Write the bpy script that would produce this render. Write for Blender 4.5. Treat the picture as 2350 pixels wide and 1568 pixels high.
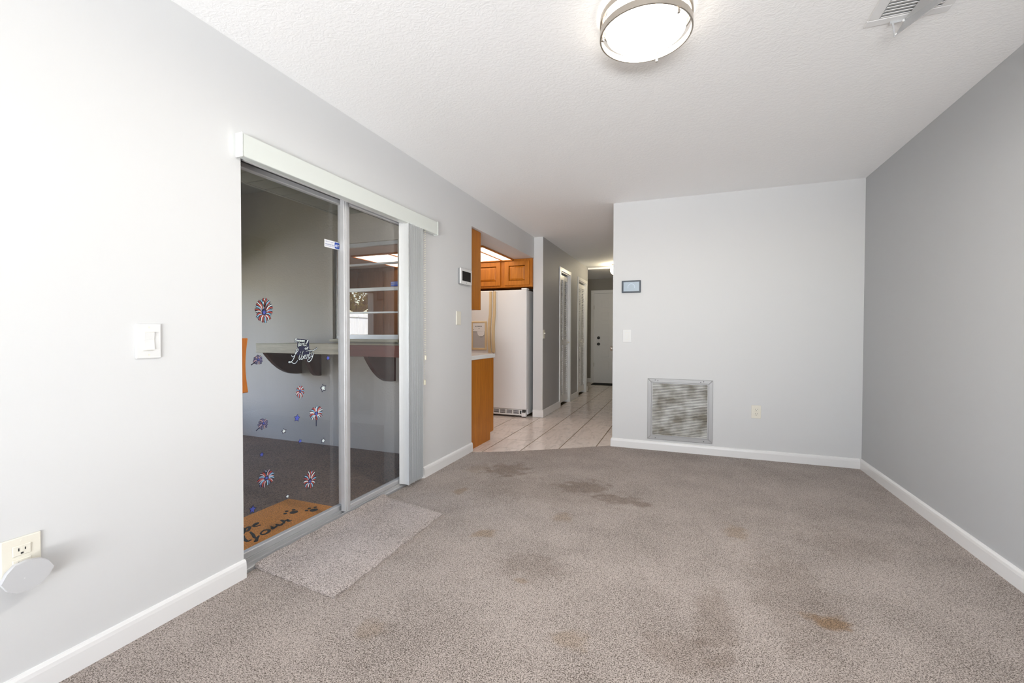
import bpy, bmesh, math, random
from mathutils import Vector, Matrix
random.seed(7)
sc = bpy.context.scene
C = sc.collection
for o in list(bpy.data.objects):
    bpy.data.objects.remove(o)

# ------------------------------------------------------------------ camera
F_PX, YAW, PITCH, ROLL = 1015.44, 0.367485, -0.017330, 0.0024137
CAM = Vector((1.88619, 0.0, 1.13187))
cam_d = bpy.data.cameras.new('camera'); cam = bpy.data.objects.new('camera', cam_d); C.objects.link(cam)
cam_d.sensor_fit = 'HORIZONTAL'; cam_d.sensor_width = 36.0; cam_d.lens = F_PX / 2350 * 36.0
cam_d.clip_start = 0.02; cam_d.clip_end = 200
_f = Vector((-math.sin(YAW)*math.cos(PITCH), math.cos(YAW)*math.cos(PITCH), math.sin(PITCH)))
_r = Vector((math.cos(YAW), math.sin(YAW), 0)); _u = _r.cross(_f)
_r2 = _r*math.cos(ROLL) + _u*math.sin(ROLL); _u2 = _u*math.cos(ROLL) - _r*math.sin(ROLL)
cam.matrix_world = Matrix(((_r2.x, _u2.x, -_f.x, CAM.x), (_r2.y, _u2.y, -_f.y, CAM.y), (_r2.z, _u2.z, -_f.z, CAM.z), (0, 0, 0, 1)))
sc.camera = cam

# ------------------------------------------------------------------ world, sun, added rear fill, exposure
world = bpy.data.worlds.new('sky'); sc.world = world; world.use_nodes = True
wn = world.node_tree.nodes; wl = world.node_tree.links
sky = wn.new('ShaderNodeTexSky'); sky.sky_type = 'NISHITA'; sky.sun_disc = False
sky.sun_elevation = math.radians(48); sky.sun_rotation = math.radians(150); sky.air_density = 1.0; sky.dust_density = 1.5
_hz = wn.new('ShaderNodeMix'); _hz.data_type = 'RGBA'; _hz.blend_type = 'MULTIPLY'; _hz.inputs[0].default_value = 1.0; _hz.inputs[7].default_value = (1.04, 0.99, 0.94, 1)
wl.new(sky.outputs[0], _hz.inputs[6]); wl.new(_hz.outputs[2], wn['Background'].inputs[0]); wn['Background'].inputs[1].default_value = 1.25
sun_d = bpy.data.lights.new('sun', 'SUN'); sun = bpy.data.objects.new('sun', sun_d); C.objects.link(sun)
sun_d.energy = 30.0; sun_d.angle = 0.01; sun_d.color = (1.0, 0.96, 0.9)
sun.rotation_euler = Vector((-0.5, 1.0, -1.2)).to_track_quat('-Z', 'Y').to_euler()
def area(name, loc, target, sx, sy, power, col):
    d = bpy.data.lights.new(name, 'AREA'); d.shape = 'RECTANGLE'; d.size = sx; d.size_y = sy; d.energy = power; d.color = col
    o = bpy.data.objects.new(name, d); C.objects.link(o); o.location = loc
    o.rotation_euler = (Vector(target)-Vector(loc)).to_track_quat('-Z', 'Z').to_euler()
    return o
# added unseen area lamp, throws fill light up through the added rear glazing
_a = area('rear_fill_light', (2.5, -3.9, 0.15), (1.3, 0.3, 2.44), 3.0, 0.9, 148, (0.965, 0.98, 1.0)); _a.data.spread = math.radians(88)
vs = sc.view_settings
vs.view_transform = 'Standard'; vs.look = 'None'; vs.exposure = 0.20; vs.gamma = 1.0; vs.use_curve_mapping = False
cy = sc.cycles
cy.use_denoising = True
cy.max_bounces = 10; cy.diffuse_bounces = 6; cy.glossy_bounces = 6; cy.transparent_max_bounces = 24; cy.transmission_bounces = 8
cy.caustics_reflective = False; cy.caustics_refractive = False; cy.sample_clamp_indirect = 6.0

# ------------------------------------------------------------------ dimensions
H = 2.44; B = 4.524; XE = 1.232; W = 3.304
DY0, DY1 = 1.45, 2.97           # sliding door opening in left wall
KY0 = 3.82; KY1 = 5.73          # kitchen opening
HX = 0.125; HEND = 8.75; FAR = 10.3
YK = 3.65                        # porch side of kitchen wall
KZ = 2.16

# ------------------------------------------------------------------ materials
MATS = {}
def nodes(name):
    m = bpy.data.materials.new(name); m.use_nodes = True
    return m, m.node_tree.nodes, m.node_tree.links, m.node_tree.nodes['Principled BSDF']
def mat(name, col, rough=0.6, metal=0.0, bump=0.0, bscale=60, spec=0.5, var=0.0, vscale=3.0, emit=None, estr=0.0, coat=0.0, dist=0.002):
    m, n, l, b = nodes(name)
    b.inputs['Base Color'].default_value = (*col, 1); b.inputs['Roughness'].default_value = rough
    b.inputs['Metallic'].default_value = metal; b.inputs['Specular IOR Level'].default_value = spec
    if coat: b.inputs['Coat Weight'].default_value = coat
    tc = n.new('ShaderNodeTexCoord')
    if var:
        t = n.new('ShaderNodeTexNoise'); t.inputs['Scale'].default_value = vscale; t.inputs['Detail'].default_value = 4
        l.new(tc.outputs['Object'], t.inputs['Vector'])
        mx = n.new('ShaderNodeMix'); mx.data_type = 'RGBA'; mx.inputs[6].default_value = (*[c*(1-var) for c in col], 1)
        mx.inputs[7].default_value = (*[min(1, c*(1+var)) for c in col], 1); l.new(t.outputs[0], mx.inputs[0]); l.new(mx.outputs[2], b.inputs['Base Color'])
    if bump:
        t2 = n.new('ShaderNodeTexNoise'); t2.inputs['Scale'].default_value = bscale; t2.inputs['Detail'].default_value = 3
        l.new(tc.outputs['Object'], t2.inputs['Vector'])
        bp = n.new('ShaderNodeBump'); bp.inputs['Strength'].default_value = bump; bp.inputs['Distance'].default_value = dist
        l.new(t2.outputs[0], bp.inputs['Height']); l.new(bp.outputs[0], b.inputs['Normal'])
    if emit:
        b.inputs['Emission Color'].default_value = (*emit, 1); b.inputs['Emission Strength'].default_value = estr
    MATS[name] = m
    return m
def wood(name, c1, c2, scale=1.0, rough=0.38, axis='Z', gloss=0.0):
    m, n, l, b = nodes(name)
    tc = n.new('ShaderNodeTexCoord'); mp = n.new('ShaderNodeMapping')
    s = [22*scale]*3; s['XYZ'.index(axis)] = 1.3*scale
    mp.inputs['Scale'].default_value = s
    l.new(tc.outputs['Object'], mp.inputs[0])
    t = n.new('ShaderNodeTexNoise'); t.inputs['Scale'].default_value = 2.2; t.inputs['Detail'].default_value = 6; t.inputs['Roughness'].default_value = 0.6; t.inputs['Distortion'].default_value = 0.6
    l.new(mp.outputs[0], t.inputs['Vector'])
    t2 = n.new('ShaderNodeTexNoise'); t2.inputs['Scale'].default_value = 9; t2.inputs['Detail'].default_value = 3
    l.new(mp.outputs[0], t2.inputs['Vector'])
    r = n.new('ShaderNodeValToRGB'); r.color_ramp.elements[0].position = 0.3; r.color_ramp.elements[1].position = 0.72
    r.color_ramp.elements[0].color = (*c1, 1); r.color_ramp.elements[1].color = (*c2, 1)
    ad = n.new('ShaderNodeMath'); ad.operation = 'MULTIPLY_ADD'; ad.inputs[1].default_value = 0.35; l.new(t2.outputs[0], ad.inputs[0])
    m2 = n.new('ShaderNodeMath'); m2.operation = 'MULTIPLY_ADD'; m2.inputs[1].default_value = 0.75; m2.inputs[2].default_value = -0.05
    l.new(t.outputs[0], m2.inputs[0]); l.new(m2.outputs[0], ad.inputs[2])
    l.new(ad.outputs[0], r.inputs[0]); l.new(r.outputs[0], b.inputs['Base Color'])
    b.inputs['Roughness'].default_value = rough
    bp = n.new('ShaderNodeBump'); bp.inputs['Strength'].default_value = 0.08; bp.inputs['Distance'].default_value = 0.002
    l.new(ad.outputs[0], bp.inputs['Height']); l.new(bp.outputs[0], b.inputs['Normal'])
    MATS[name] = m
    return m
def pane_mat(name, mult=2.0, tint=(1, 1, 1)):
    m = bpy.data.materials.new(name); m.use_nodes = True; n = m.node_tree.nodes; l = m.node_tree.links
    for x in list(n): n.remove(x)
    out = n.new('ShaderNodeOutputMaterial'); tr = n.new('ShaderNodeBsdfTransparent'); tr.inputs[0].default_value = (*tint, 1)
    gl = n.new('ShaderNodeBsdfGlossy'); gl.inputs['Roughness'].default_value = 0.0; gl.inputs[0].default_value = (1, 1, 1, 1)
    fr = n.new('ShaderNodeFresnel'); fr.inputs[0].default_value = 1.5
    ge = n.new('ShaderNodeNewGeometry')
    inv = n.new('ShaderNodeMath'); inv.operation = 'SUBTRACT'; inv.inputs[0].default_value = 1.0; l.new(ge.outputs['Backfacing'], inv.inputs[1])
    m1 = n.new('ShaderNodeMath'); m1.operation = 'MULTIPLY'; l.new(fr.outputs[0], m1.inputs[0]); l.new(inv.outputs[0], m1.inputs[1])
    m2 = n.new('ShaderNodeMath'); m2.operation = 'MULTIPLY'; m2.inputs[1].default_value = mult; m2.use_clamp = True; l.new(m1.outputs[0], m2.inputs[0])
    mx = n.new('ShaderNodeMixShader'); l.new(m2.outputs[0], mx.inputs[0]); l.new(tr.outputs[0], mx.inputs[1]); l.new(gl.outputs[0], mx.inputs[2])
    l.new(mx.outputs[0], out.inputs[0])
    MATS[name] = m
    return m

WALLC = (0.672, 0.678, 0.684)
mat('wall_paint', WALLC, 0.55, bump=0.06, bscale=120, spec=0.35)
mat('wall_paint_shaded', (0.51, 0.522, 0.535), 0.6, bump=0.06, bscale=120, spec=0.25)  # wall paint darkened: the right wall's weaker light is in this colour
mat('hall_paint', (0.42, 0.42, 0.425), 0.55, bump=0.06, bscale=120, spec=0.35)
mat('entry_paint', (0.26, 0.245, 0.22), 0.6, bump=0.05, bscale=120, spec=0.3)
mat('trim_white', (0.82, 0.82, 0.82), 0.3, spec=0.5)
mat('plastic_white', (0.74, 0.745, 0.745), 0.3)
mat('plastic_ivory', (0.78, 0.75, 0.66), 0.35)
mat('device_grey', (0.55, 0.555, 0.57), 0.5)
mat('plastic_grey', (0.25, 0.26, 0.27), 0.5)
mat('blind_white', (0.66, 0.67, 0.67), 0.35)
mat('valance_pale', (0.70, 0.735, 0.705), 0.3)
mat('chain_ivory', (0.75, 0.72, 0.58), 0.4)
mat('grille_metal', (0.40, 0.40, 0.405), 0.45, metal=0.2)
mat('aluminium', (0.60, 0.60, 0.61), 0.38, metal=0.4, var=0.08, vscale=12)
mat('dark_metal', (0.07, 0.07, 0.07), 0.5, metal=0.5)
mat('nickel', (0.50, 0.46, 0.41), 0.32, metal=1.0)
mat('black', (0.012, 0.012, 0.014), 0.3)
mat('slot_dark', (0.03, 0.03, 0.03), 0.8)
mat('screen_black', (0.012, 0.013, 0.015), 0.12)
mat('screen_blue', (0.35, 0.42, 0.49), 0.15, emit=(0.42, 0.50, 0.60), estr=0.12)
mat('screen_line', (0.55, 0.62, 0.72), 0.2, emit=(0.5, 0.6, 0.75), estr=0.12)
mat('navy_frame', (0.05, 0.065, 0.09), 0.25)
mat('fridge_white', (0.80, 0.81, 0.82), 0.42, bump=0.1, bscale=420, spec=0.4, dist=0.001)
mat('fridge_tan', (0.70, 0.55, 0.33), 0.4)
mat('counter_white', (0.85, 0.85, 0.84), 0.25)
mat('porch_stucco', (0.51, 0.47, 0.425), 0.85, bump=0.4, bscale=55, var=0.06, vscale=2.0, dist=0.006)
mat('soffit_paint', (0.33, 0.33, 0.31), 0.7)
mat('mat_text_black', (0.018, 0.018, 0.014), 0.9)
mat('decal_navy', (0.022, 0.024, 0.055), 0.5)
mat('decal_blue', (0.09, 0.12, 0.52), 0.5)
mat('decal_sky', (0.30, 0.58, 0.80), 0.5)
mat('decal_white', (0.72, 0.80, 0.80), 0.5)
mat('decal_red', (0.52, 0.085, 0.06), 0.5)
mat('decal_pink', (0.60, 0.42, 0.46), 0.5)
mat('decal_purple', (0.20, 0.19, 0.34), 0.5)
mat('sticker_white', (0.82, 0.83, 0.86), 0.4)
mat('sticker_blue', (0.04, 0.10, 0.50), 0.4)
mat('sticker_text', (0.30, 0.33, 0.52), 0.4)
mat('fence_vinyl', (0.82, 0.83, 0.84), 0.5)
mat('lawn', (0.15, 0.145, 0.09), 0.95, bump=0.5, bscale=30, var=0.3, vscale=1.5)
mat('bark', (0.12, 0.085, 0.06), 0.9, bump=0.5, bscale=20)
mat('leaf', (0.34, 0.26, 0.08), 0.7, var=0.5, vscale=2.0)
mat('rubber_black', (0.010, 0.010, 0.010), 0.9, bump=0.5, bscale=150)
mat('grout', (0.16, 0.115, 0.065), 0.9)
mat('closet_inside', (0.30, 0.29, 0.28), 0.8)
mat('roof_shingle', (0.2, 0.19, 0.18), 0.9)
mat('lamp_glass', (0.95, 0.93, 0.9), 0.4, emit=(1.0, 0.95, 0.88), estr=125.0)
mat('lamp_glass_side', (0.95, 0.93, 0.9), 0.4, emit=(1.0, 0.90, 0.76), estr=8.0)
mat('globe_glass', (0.95, 0.92, 0.85), 0.4, emit=(1.0, 0.86, 0.60), estr=36.0)
mat('panel_glow', (0.95, 0.9, 0.85), 0.5, emit=(1.0, 0.83, 0.68), estr=2.3)
mat('clear_plastic', (0.50, 0.505, 0.515), 0.25)
mat('kitchen_ceiling_paint', (0.72, 0.70, 0.69), 0.8, bump=0.1, bscale=90)
wood('oak', (0.36, 0.108, 0.004), (0.60, 0.212, 0.012), 1.0, 0.42)
wood('oak_shaded', (0.21, 0.10, 0.042), (0.34, 0.17, 0.075), 1.0, 0.6)  # darker copy of the oak, the pantry's shade put into the colour
wood('oak_handle', (0.55, 0.15, 0.018), (0.72, 0.26, 0.045), 2.0, 0.3)
wood('redwood', (0.045, 0.012, 0.008), (0.085, 0.027, 0.018), 1.0, 0.6, 'X')
wood('buff', (0.50, 0.45, 0.35), (0.74, 0.68, 0.55), 1.0, 0.8, 'X')
wood('redwood_face', (0.14, 0.042, 0.028), (0.19, 0.062, 0.042), 1.0, 0.6, 'X')
pane_mat('pane_glass', 1.1)
pane_mat('kitchen_pane', 3.6)

def knockdown(name, col):
    m, n, l, b = nodes(name)
    b.inputs['Base Color'].default_value = (*col, 1); b.inputs['Roughness'].default_value = 0.75; b.inputs['Specular IOR Level'].default_value = 0.25
    tc = n.new('ShaderNodeTexCoord'); mp = n.new('ShaderNodeMapping'); mp.inputs['Scale'].default_value = (32, 44, 36); mp.inputs['Rotation'].default_value = (0, 0, 0.35)
    l.new(tc.outputs['Object'], mp.inputs[0])
    t = n.new('ShaderNodeTexNoise'); t.inputs['Scale'].default_value = 1.0; t.inputs['Detail'].default_value = 3.5; t.inputs['Distortion'].default_value = 1.4
    l.new(mp.outputs[0], t.inputs['Vector'])
    r = n.new('ShaderNodeValToRGB'); r.color_ramp.elements[0].position = 0.42; r.color_ramp.elements[1].position = 0.60
    l.new(t.outputs[0], r.inputs[0])
    bp = n.new('ShaderNodeBump'); bp.inputs['Strength'].default_value = 0.17; bp.inputs['Distance'].default_value = 0.004
    l.new(r.outputs[0], bp.inputs['Height']); l.new(bp.outputs[0], b.inputs['Normal'])
    MATS[name] = m
knockdown('ceiling_texture', (0.935, 0.935, 0.935))

STAINS = [(0.536,3.413,0.17,0.17,.85,0),(1.216,3.229,0.18,0.15,.7,0),(1.521,3.055,0.19,0.075,.7,0),(0.4,2.82,0.05,0.055,.7,1),(0.843,2.269,0.062,0.052,.75,1),
 (1.202,2.647,0.062,0.06,.55,1),(2.184,2.805,0.06,0.11,.6,1),(1.19,1.889,0.035,0.022,.6,1),(2.431,2.056,0.07,0.045,.95,2),(0.79,1.357,0.06,0.05,.45,1),
 (1.511,1.586,0.06,0.05,.5,1),(2.019,1.90,0.07,0.22,.45,0),(1.887,1.661,0.14,0.10,.4,0),(1.201,2.024,0.16,0.11,.35,0),(2.738,2.864,0.2,0.2,.25,0),(0.301,3.359,0.1,0.12,.35,1),(1.05,3.05,.5,.28,.25,0),(2.35,2.2,.16,.4,.3,0)]
def carpet(name, light, dark, scale, stains=(), sat=1.0):
    m, n, l, b = nodes(name)
    b.inputs['Roughness'].default_value = 0.95; b.inputs['Specular IOR Level'].default_value = 0.1
    b.inputs['Sheen Weight'].default_value = 0.15
    tc = n.new('ShaderNodeTexCoord')
    t = n.new('ShaderNodeTexNoise'); t.inputs['Scale'].default_value = scale; t.inputs['Detail'].default_value = 2.5; t.inputs['Roughness'].default_value = 0.65; t.inputs['Distortion'].default_value = 0.8
    l.new(tc.outputs['Object'], t.inputs['Vector'])
    big = n.new('ShaderNodeTexNoise'); big.inputs['Scale'].default_value = 2.6; big.inputs['Detail'].default_value = 5; big.inputs['Roughness'].default_value = 0.6
    l.new(tc.outputs['Object'], big.inputs['Vector'])
    sh = n.new('ShaderNodeMath'); sh.operation = 'MULTIPLY_ADD'; sh.inputs[1].default_value = 0.14; sh.inputs[2].default_value = -0.07; l.new(big.outputs[0], sh.inputs[0])
    ad = n.new('ShaderNodeMath'); ad.operation = 'ADD'; l.new(t.outputs[0], ad.inputs[0]); l.new(sh.outputs[0], ad.inputs[1])
    r = n.new('ShaderNodeValToRGB'); e = r.color_ramp.elements
    e[0].position = 0.415; e[0].color = (*dark, 1); e[1].position = 0.565; e[1].color = (*light, 1)
    mid = e.new(0.485); mid.color = (*[d*0.48+g*0.52 for d, g in zip(dark, light)], 1)
    l.new(ad.outputs[0], r.inputs[0])
    cur = r.outputs[0]
    if stains:
        dn = n.new('ShaderNodeTexNoise'); dn.inputs['Scale'].default_value = 13; dn.inputs['Detail'].default_value = 5; l.new(tc.outputs['Object'], dn.inputs['Vector'])
        tint = [(0.60, 0.54, 0.49), (0.78, 0.67, 0.52), (0.74, 0.56, 0.36)]
        for (sx, sy, rx, ry, k, ci) in stains:
            sb = n.new('ShaderNodeVectorMath'); sb.operation = 'SUBTRACT'; sb.inputs[1].default_value = (sx, sy, 0); l.new(tc.outputs['Object'], sb.inputs[0])
            ml = n.new('ShaderNodeVectorMath'); ml.operation = 'MULTIPLY'; ml.inputs[1].default_value = (1/rx, 1/ry, 0); l.new(sb.outputs[0], ml.inputs[0])
            ln = n.new('ShaderNodeVectorMath'); ln.operation = 'LENGTH'; l.new(ml.outputs[0], ln.inputs[0])
            a2 = n.new('ShaderNodeMath'); a2.operation = 'MULTIPLY_ADD'; a2.inputs[1].default_value = 2.6; l.new(dn.outputs[0], a2.inputs[0]); l.new(ln.outputs['Value'], a2.inputs[2])
            mr = n.new('ShaderNodeMapRange'); mr.interpolation_type = 'SMOOTHSTEP'; mr.inputs[1].default_value = 2.7; mr.inputs[2].default_value = 1.8; mr.inputs[3].default_value = 0; mr.inputs[4].default_value = k
            l.new(a2.outputs[0], mr.inputs[0])
            mx = n.new('ShaderNodeMix'); mx.data_type = 'RGBA'; mx.blend_type = 'MULTIPLY'; mx.inputs[7].default_value = (*tint[ci], 1)
            l.new(mr.outputs[0], mx.inputs[0]); l.new(cur, mx.inputs[6]); cur = mx.outputs[2]
    l.new(cur, b.inputs['Base Color'])
    bp = n.new('ShaderNodeBump'); bp.inputs['Strength'].default_value = 0.7; bp.inputs['Distance'].default_value = 0.006
    l.new(ad.outputs[0], bp.inputs['Height']); l.new(bp.outputs[0], b.inputs['Normal'])
    MATS[name] = m
carpet('carpet_taupe', (0.56, 0.488, 0.448), (0.10, 0.077, 0.063), 250, STAINS)
carpet('carpet_remnant', (0.66, 0.585, 0.553), (0.135, 0.107, 0.093), 250)
carpet('carpet_brown', (0.24, 0.155, 0.105), (0.075, 0.045, 0.028), 130)
carpet('coir', (0.80, 0.31, 0.04), (0.38, 0.125, 0.01), 190)

def tile_mat():
    m, n, l, b = nodes('floor_tile')
    tc = n.new('ShaderNodeTexCoord'); oi = n.new('ShaderNodeObjectInfo')
    off = n.new('ShaderNodeVectorMath'); off.operation = 'MULTIPLY_ADD'; off.inputs[1].default_value = (1, 1, 1)
    cmb = n.new('ShaderNodeCombineXYZ'); ms = n.new('ShaderNodeMath'); ms.operation = 'MULTIPLY'; ms.inputs[1].default_value = 37.0
    l.new(oi.outputs['Random'], ms.inputs[0]); l.new(ms.outputs[0], cmb.inputs[0]); l.new(ms.outputs[0], cmb.inputs[1])
    l.new(tc.outputs['Object'], off.inputs[0]); l.new(cmb.outputs[0], off.inputs[2])
    mp = n.new('ShaderNodeMapping'); mp.inputs['Rotation'].default_value = (0, 0, 0.7); mp.inputs['Scale'].default_value = (9, 2.6, 4); l.new(off.outputs[0], mp.inputs[0])
    t = n.new('ShaderNodeTexNoise'); t.inputs['Scale'].default_value = 1.6; t.inputs['Detail'].default_value = 5; t.inputs['Distortion'].default_value = 1.8; l.new(mp.outputs[0], t.inputs['Vector'])
    r = n.new('ShaderNodeValToRGB'); e = r.color_ramp.elements
    e[0].position = 0.30; e[0].color = (0.70, 0.635, 0.595, 1); e[1].position = 0.52; e[1].color = (0.88, 0.80, 0.75, 1)
    l.new(t.outputs[0], r.inputs[0]); l.new(r.outputs[0], b.inputs['Base Color'])
    b.inputs['Roughness'].default_value = 0.16
    MATS['floor_tile'] = m
tile_mat()
def grille_mat():
    m, n, l, b = nodes('grille_dusty')
    tc = n.new('ShaderNodeTexCoord'); t = n.new('ShaderNodeTexNoise'); t.inputs['Scale'].default_value = 7; t.inputs['Detail'].default_value = 5
    l.new(tc.outputs['Object'], t.inputs['Vector'])
    r = n.new('ShaderNodeValToRGB'); e = r.color_ramp.elements
    e[0].position = 0.38; e[0].color = (0.27, 0.25, 0.21, 1); e[1].position = 0.60; e[1].color = (0.62, 0.62, 0.60, 1)
    l.new(t.outputs[0], r.inputs[0]); l.new(r.outputs[0], b.inputs['Base Color']); b.inputs['Roughness'].default_value = 0.5
    MATS['grille_dusty'] = m
grille_mat()

# ------------------------------------------------------------------ mesh helpers
def NB(): return bmesh.new()
def box(bm, x0, x1, y0, y1, z0, z1, bev=0.0, seg=2):
    x0, x1 = min(x0, x1), max(x0, x1); y0, y1 = min(y0, y1), max(y0, y1); z0, z1 = min(z0, z1), max(z0, z1)
    v = [bm.verts.new((x, y, z)) for z in (z0, z1) for y in (y0, y1) for x in (x0, x1)]
    fs = [(0, 2, 3, 1), (4, 5, 7, 6), (0, 1, 5, 4), (2, 6, 7, 3), (0, 4, 6, 2), (1, 3, 7, 5)]
    faces = [bm.faces.new([v[i] for i in f]) for f in fs]
    if bev:
        es = list({e for f in faces for e in f.edges})
        bmesh.ops.bevel(bm, geom=es, offset=bev, segments=seg, affect='EDGES', profile=0.5)
    return bm
def prism(bm, pts, axis, a0, a1):
    """extrude a 2D polygon along axis; pts are the two remaining coordinates in xyz order"""
    def P3(p, a):
        q = list(p); q.insert(axis, a); return q
    lo = [bm.verts.new(P3(p, a0)) for p in pts]; hi = [bm.verts.new(P3(p, a1)) for p in pts]
    n = len(pts)
    fs = [bm.faces.new(lo), bm.faces.new(hi)] + [bm.faces.new((lo[i], lo[(i+1) % n], hi[(i+1) % n], hi[i])) for i in range(n)]
    bmesh.ops.recalc_face_normals(bm, faces=fs)
    return fs
def frame2d(d):
    d = Vector(d).normalized(); a = Vector((0, 0, 1)) if abs(d.z) < 0.9 else Vector((1, 0, 0))
    u = d.cross(a).normalized(); return d, u, u.cross(d).normalized()
def tube(bm, path, r, seg=10, cap=True):
    rings = []
    for i, p in enumerate(path):
        p = Vector(p); q = Vector(path[min(i+1, len(path)-1)]) - Vector(path[max(i-1, 0)])
        d, u, v = frame2d(q); rr = r[i] if isinstance(r, (list, tuple)) else r
        rings.append([bm.verts.new(p + u*math.cos(2*math.pi*k/seg)*rr + v*math.sin(2*math.pi*k/seg)*rr) for k in range(seg)])
    for a, b2 in zip(rings, rings[1:]):
        for k in range(seg): bm.faces.new((a[k], a[(k+1) % seg], b2[(k+1) % seg], b2[k]))
    if cap:
        bm.faces.new(rings[0][::-1]); bm.faces.new(rings[-1])
    bmesh.ops.recalc_face_normals(bm, faces=bm.faces[:])
    return bm
def lathe(bm, prof, cx, cy, seg=48):
    """prof = [(r,z)...] revolved about a vertical axis"""
    rings = []
    for r, z in prof:
        if r < 1e-6: rings.append([bm.verts.new((cx, cy, z))])
        else: rings.append([bm.verts.new((cx+r*math.cos(2*math.pi*k/seg), cy+r*math.sin(2*math.pi*k/seg), z)) for k in range(seg)])
    fs = []
    for a, b2 in zip(rings, rings[1:]):
        if len(a) == 1 and len(b2) == 1: continue
        for k in range(seg):
            if len(a) == 1: fs.append(bm.faces.new((a[0], b2[k], b2[(k+1) % seg])))
            elif len(b2) == 1: fs.append(bm.faces.new((a[k], a[(k+1) % seg], b2[0])))
            else: fs.append(bm.faces.new((a[k], a[(k+1) % seg], b2[(k+1) % seg], b2[k])))
    bmesh.ops.recalc_face_normals(bm, faces=fs)
    for f in fs: f.smooth = True
    return bm
def disc_axis(bm, c, axis, r, depth, seg=20, bev=0.0):
    """short cylinder along x (0) or y (1) or z (2), from c outward by depth"""
    d = Vector((0, 0, 0)); d[axis] = depth
    return tube(bm, [Vector(c), Vector(c)+d], r, seg)
def obj(name, bm, m, parent=None, smooth=False, origin=None):
    """origin: world location stored as the object's location"""
    me = bpy.data.meshes.new(name)
    if parent is not None:
        base = parent.matrix_world.translation.copy() if parent.parent is None else wloc(parent)
        off = Vector(origin) if origin is not None else base
    else:
        off = Vector(origin) if origin is not None else Vector((0, 0, 0))
    for v in bm.verts: v.co -= off
    bm.to_mesh(me); bm.free()
    if smooth:
        for p in me.polygons: p.use_smooth = True
    for mm in (m if isinstance(m, (list, tuple)) else [m]): me.materials.append(MATS[mm])
    o = bpy.data.objects.new(name, me); C.objects.link(o)
    if parent is not None:
        o.parent = parent; o.location = off - wloc(parent)
    else: o.location = off
    return o
def wloc(o):
    v = o.location.copy(); p = o.parent
    while p: v = v + p.location; p = p.parent
    return v
def tag(o, label, cat, group=None, kind=None):
    if label: o['label'] = label
    if cat: o['category'] = cat
    if group: o['group'] = group
    if kind: o['kind'] = kind
    return o
def thing(name, label, cat, loc, group=None):
    o = bpy.data.objects.new(name, None); C.objects.link(o); o.location = loc; o.empty_display_size = 0.05
    o.matrix_world.translation = Vector(loc)
    return tag(o, label, cat, group)
def struct(name, bm, m, label=None):
    o = obj(name, bm, m); o['kind'] = 'structure'
    if label: o['label'] = label
    return o
def struct_empty(name, loc, label=None):
    o = bpy.data.objects.new(name, None); C.objects.link(o); o.location = loc; o.matrix_world.translation = Vector(loc); o['kind'] = 'structure'
    o.empty_display_size = 0.05
    if label: o['label'] = label
    return o
def piece(name, mesh_obj, parent, loc_world):
    """a copy sharing mesh data"""
    o = mesh_obj.copy(); o.parent = parent; C.objects.link(o); o.location = Vector(loc_world) - wloc(parent); return o

# ------------------------------------------------------------------ room shell
T = 0.12
bm = NB()
box(bm, -0.15, 0, -2.32, DY0, 0, H); box(bm, -0.15, 0, DY0, DY1, 2.0, H); box(bm, -0.15, 0, DY1, KY0, 0, H)
box(bm, -0.15, 0, KY0, KY1, KZ, H)
struct('wall_left', bm, 'wall_paint', 'pale grey painted wall with sliding door and kitchen opening')
bm = NB(); box(bm, XE, W+T, B, B+T, 0, H)
struct('wall_back', bm, 'wall_paint', 'pale grey painted wall holding the return air grille')
bm = NB()
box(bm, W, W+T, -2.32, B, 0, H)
struct('wall_right', bm, 'wall_paint_shaded', 'painted wall on the right, darker grey standing in for its weaker light')
bm = NB()
RX0, RX1, RZ0, RZ1 = 0.6, 3.25, 0.05, 2.35
box(bm, 0, RX0, -2.32, -2.2, 0, H); box(bm, RX1, W, -2.32, -2.2, 0, H); box(bm, RX0, RX1, -2.32, -2.2, 0, RZ0); box(bm, RX0, RX1, -2.32, -2.2, RZ1, H)
struct('wall_rear', bm, 'wall_paint', 'painted wall behind the viewer with an added glazed opening')
bm = NB()
box(bm, -0.15, W+T, -2.32, B+T, H, H+0.12); box(bm, -0.15, XE+T, B+T, HEND, H, H+0.12)
struct('ceiling', bm, 'ceiling_texture', 'white ceiling with knockdown texture')
bm = NB(); box(bm, -0.75, XE+T, HEND, FAR+T, 2.41, H+0.12)
struct('ceiling_entry', bm, 'ceiling_texture', 'slightly lower white ceiling by the entry door')
# carpet floor with its diagonal edge towards the tiles
edge = [(-0.02, 3.795), (0.03, 3.795), (0.097, 3.824), (0.26, 3.905), (0.428, 4.0), (0.59, 4.105), (0.755, 4.213), (0.92, 4.325), (1.081, 4.441), (1.21, 4.53)]
pts = [(-0.02, -2.2), (W, -2.2), (W, B), (XE, B), ] + edge[::-1]
bm = NB(); prism(bm, pts, 2, -0.016, 0.0)
struct('floor', bm, 'carpet_taupe', 'speckled taupe carpet with brown stains')
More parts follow.
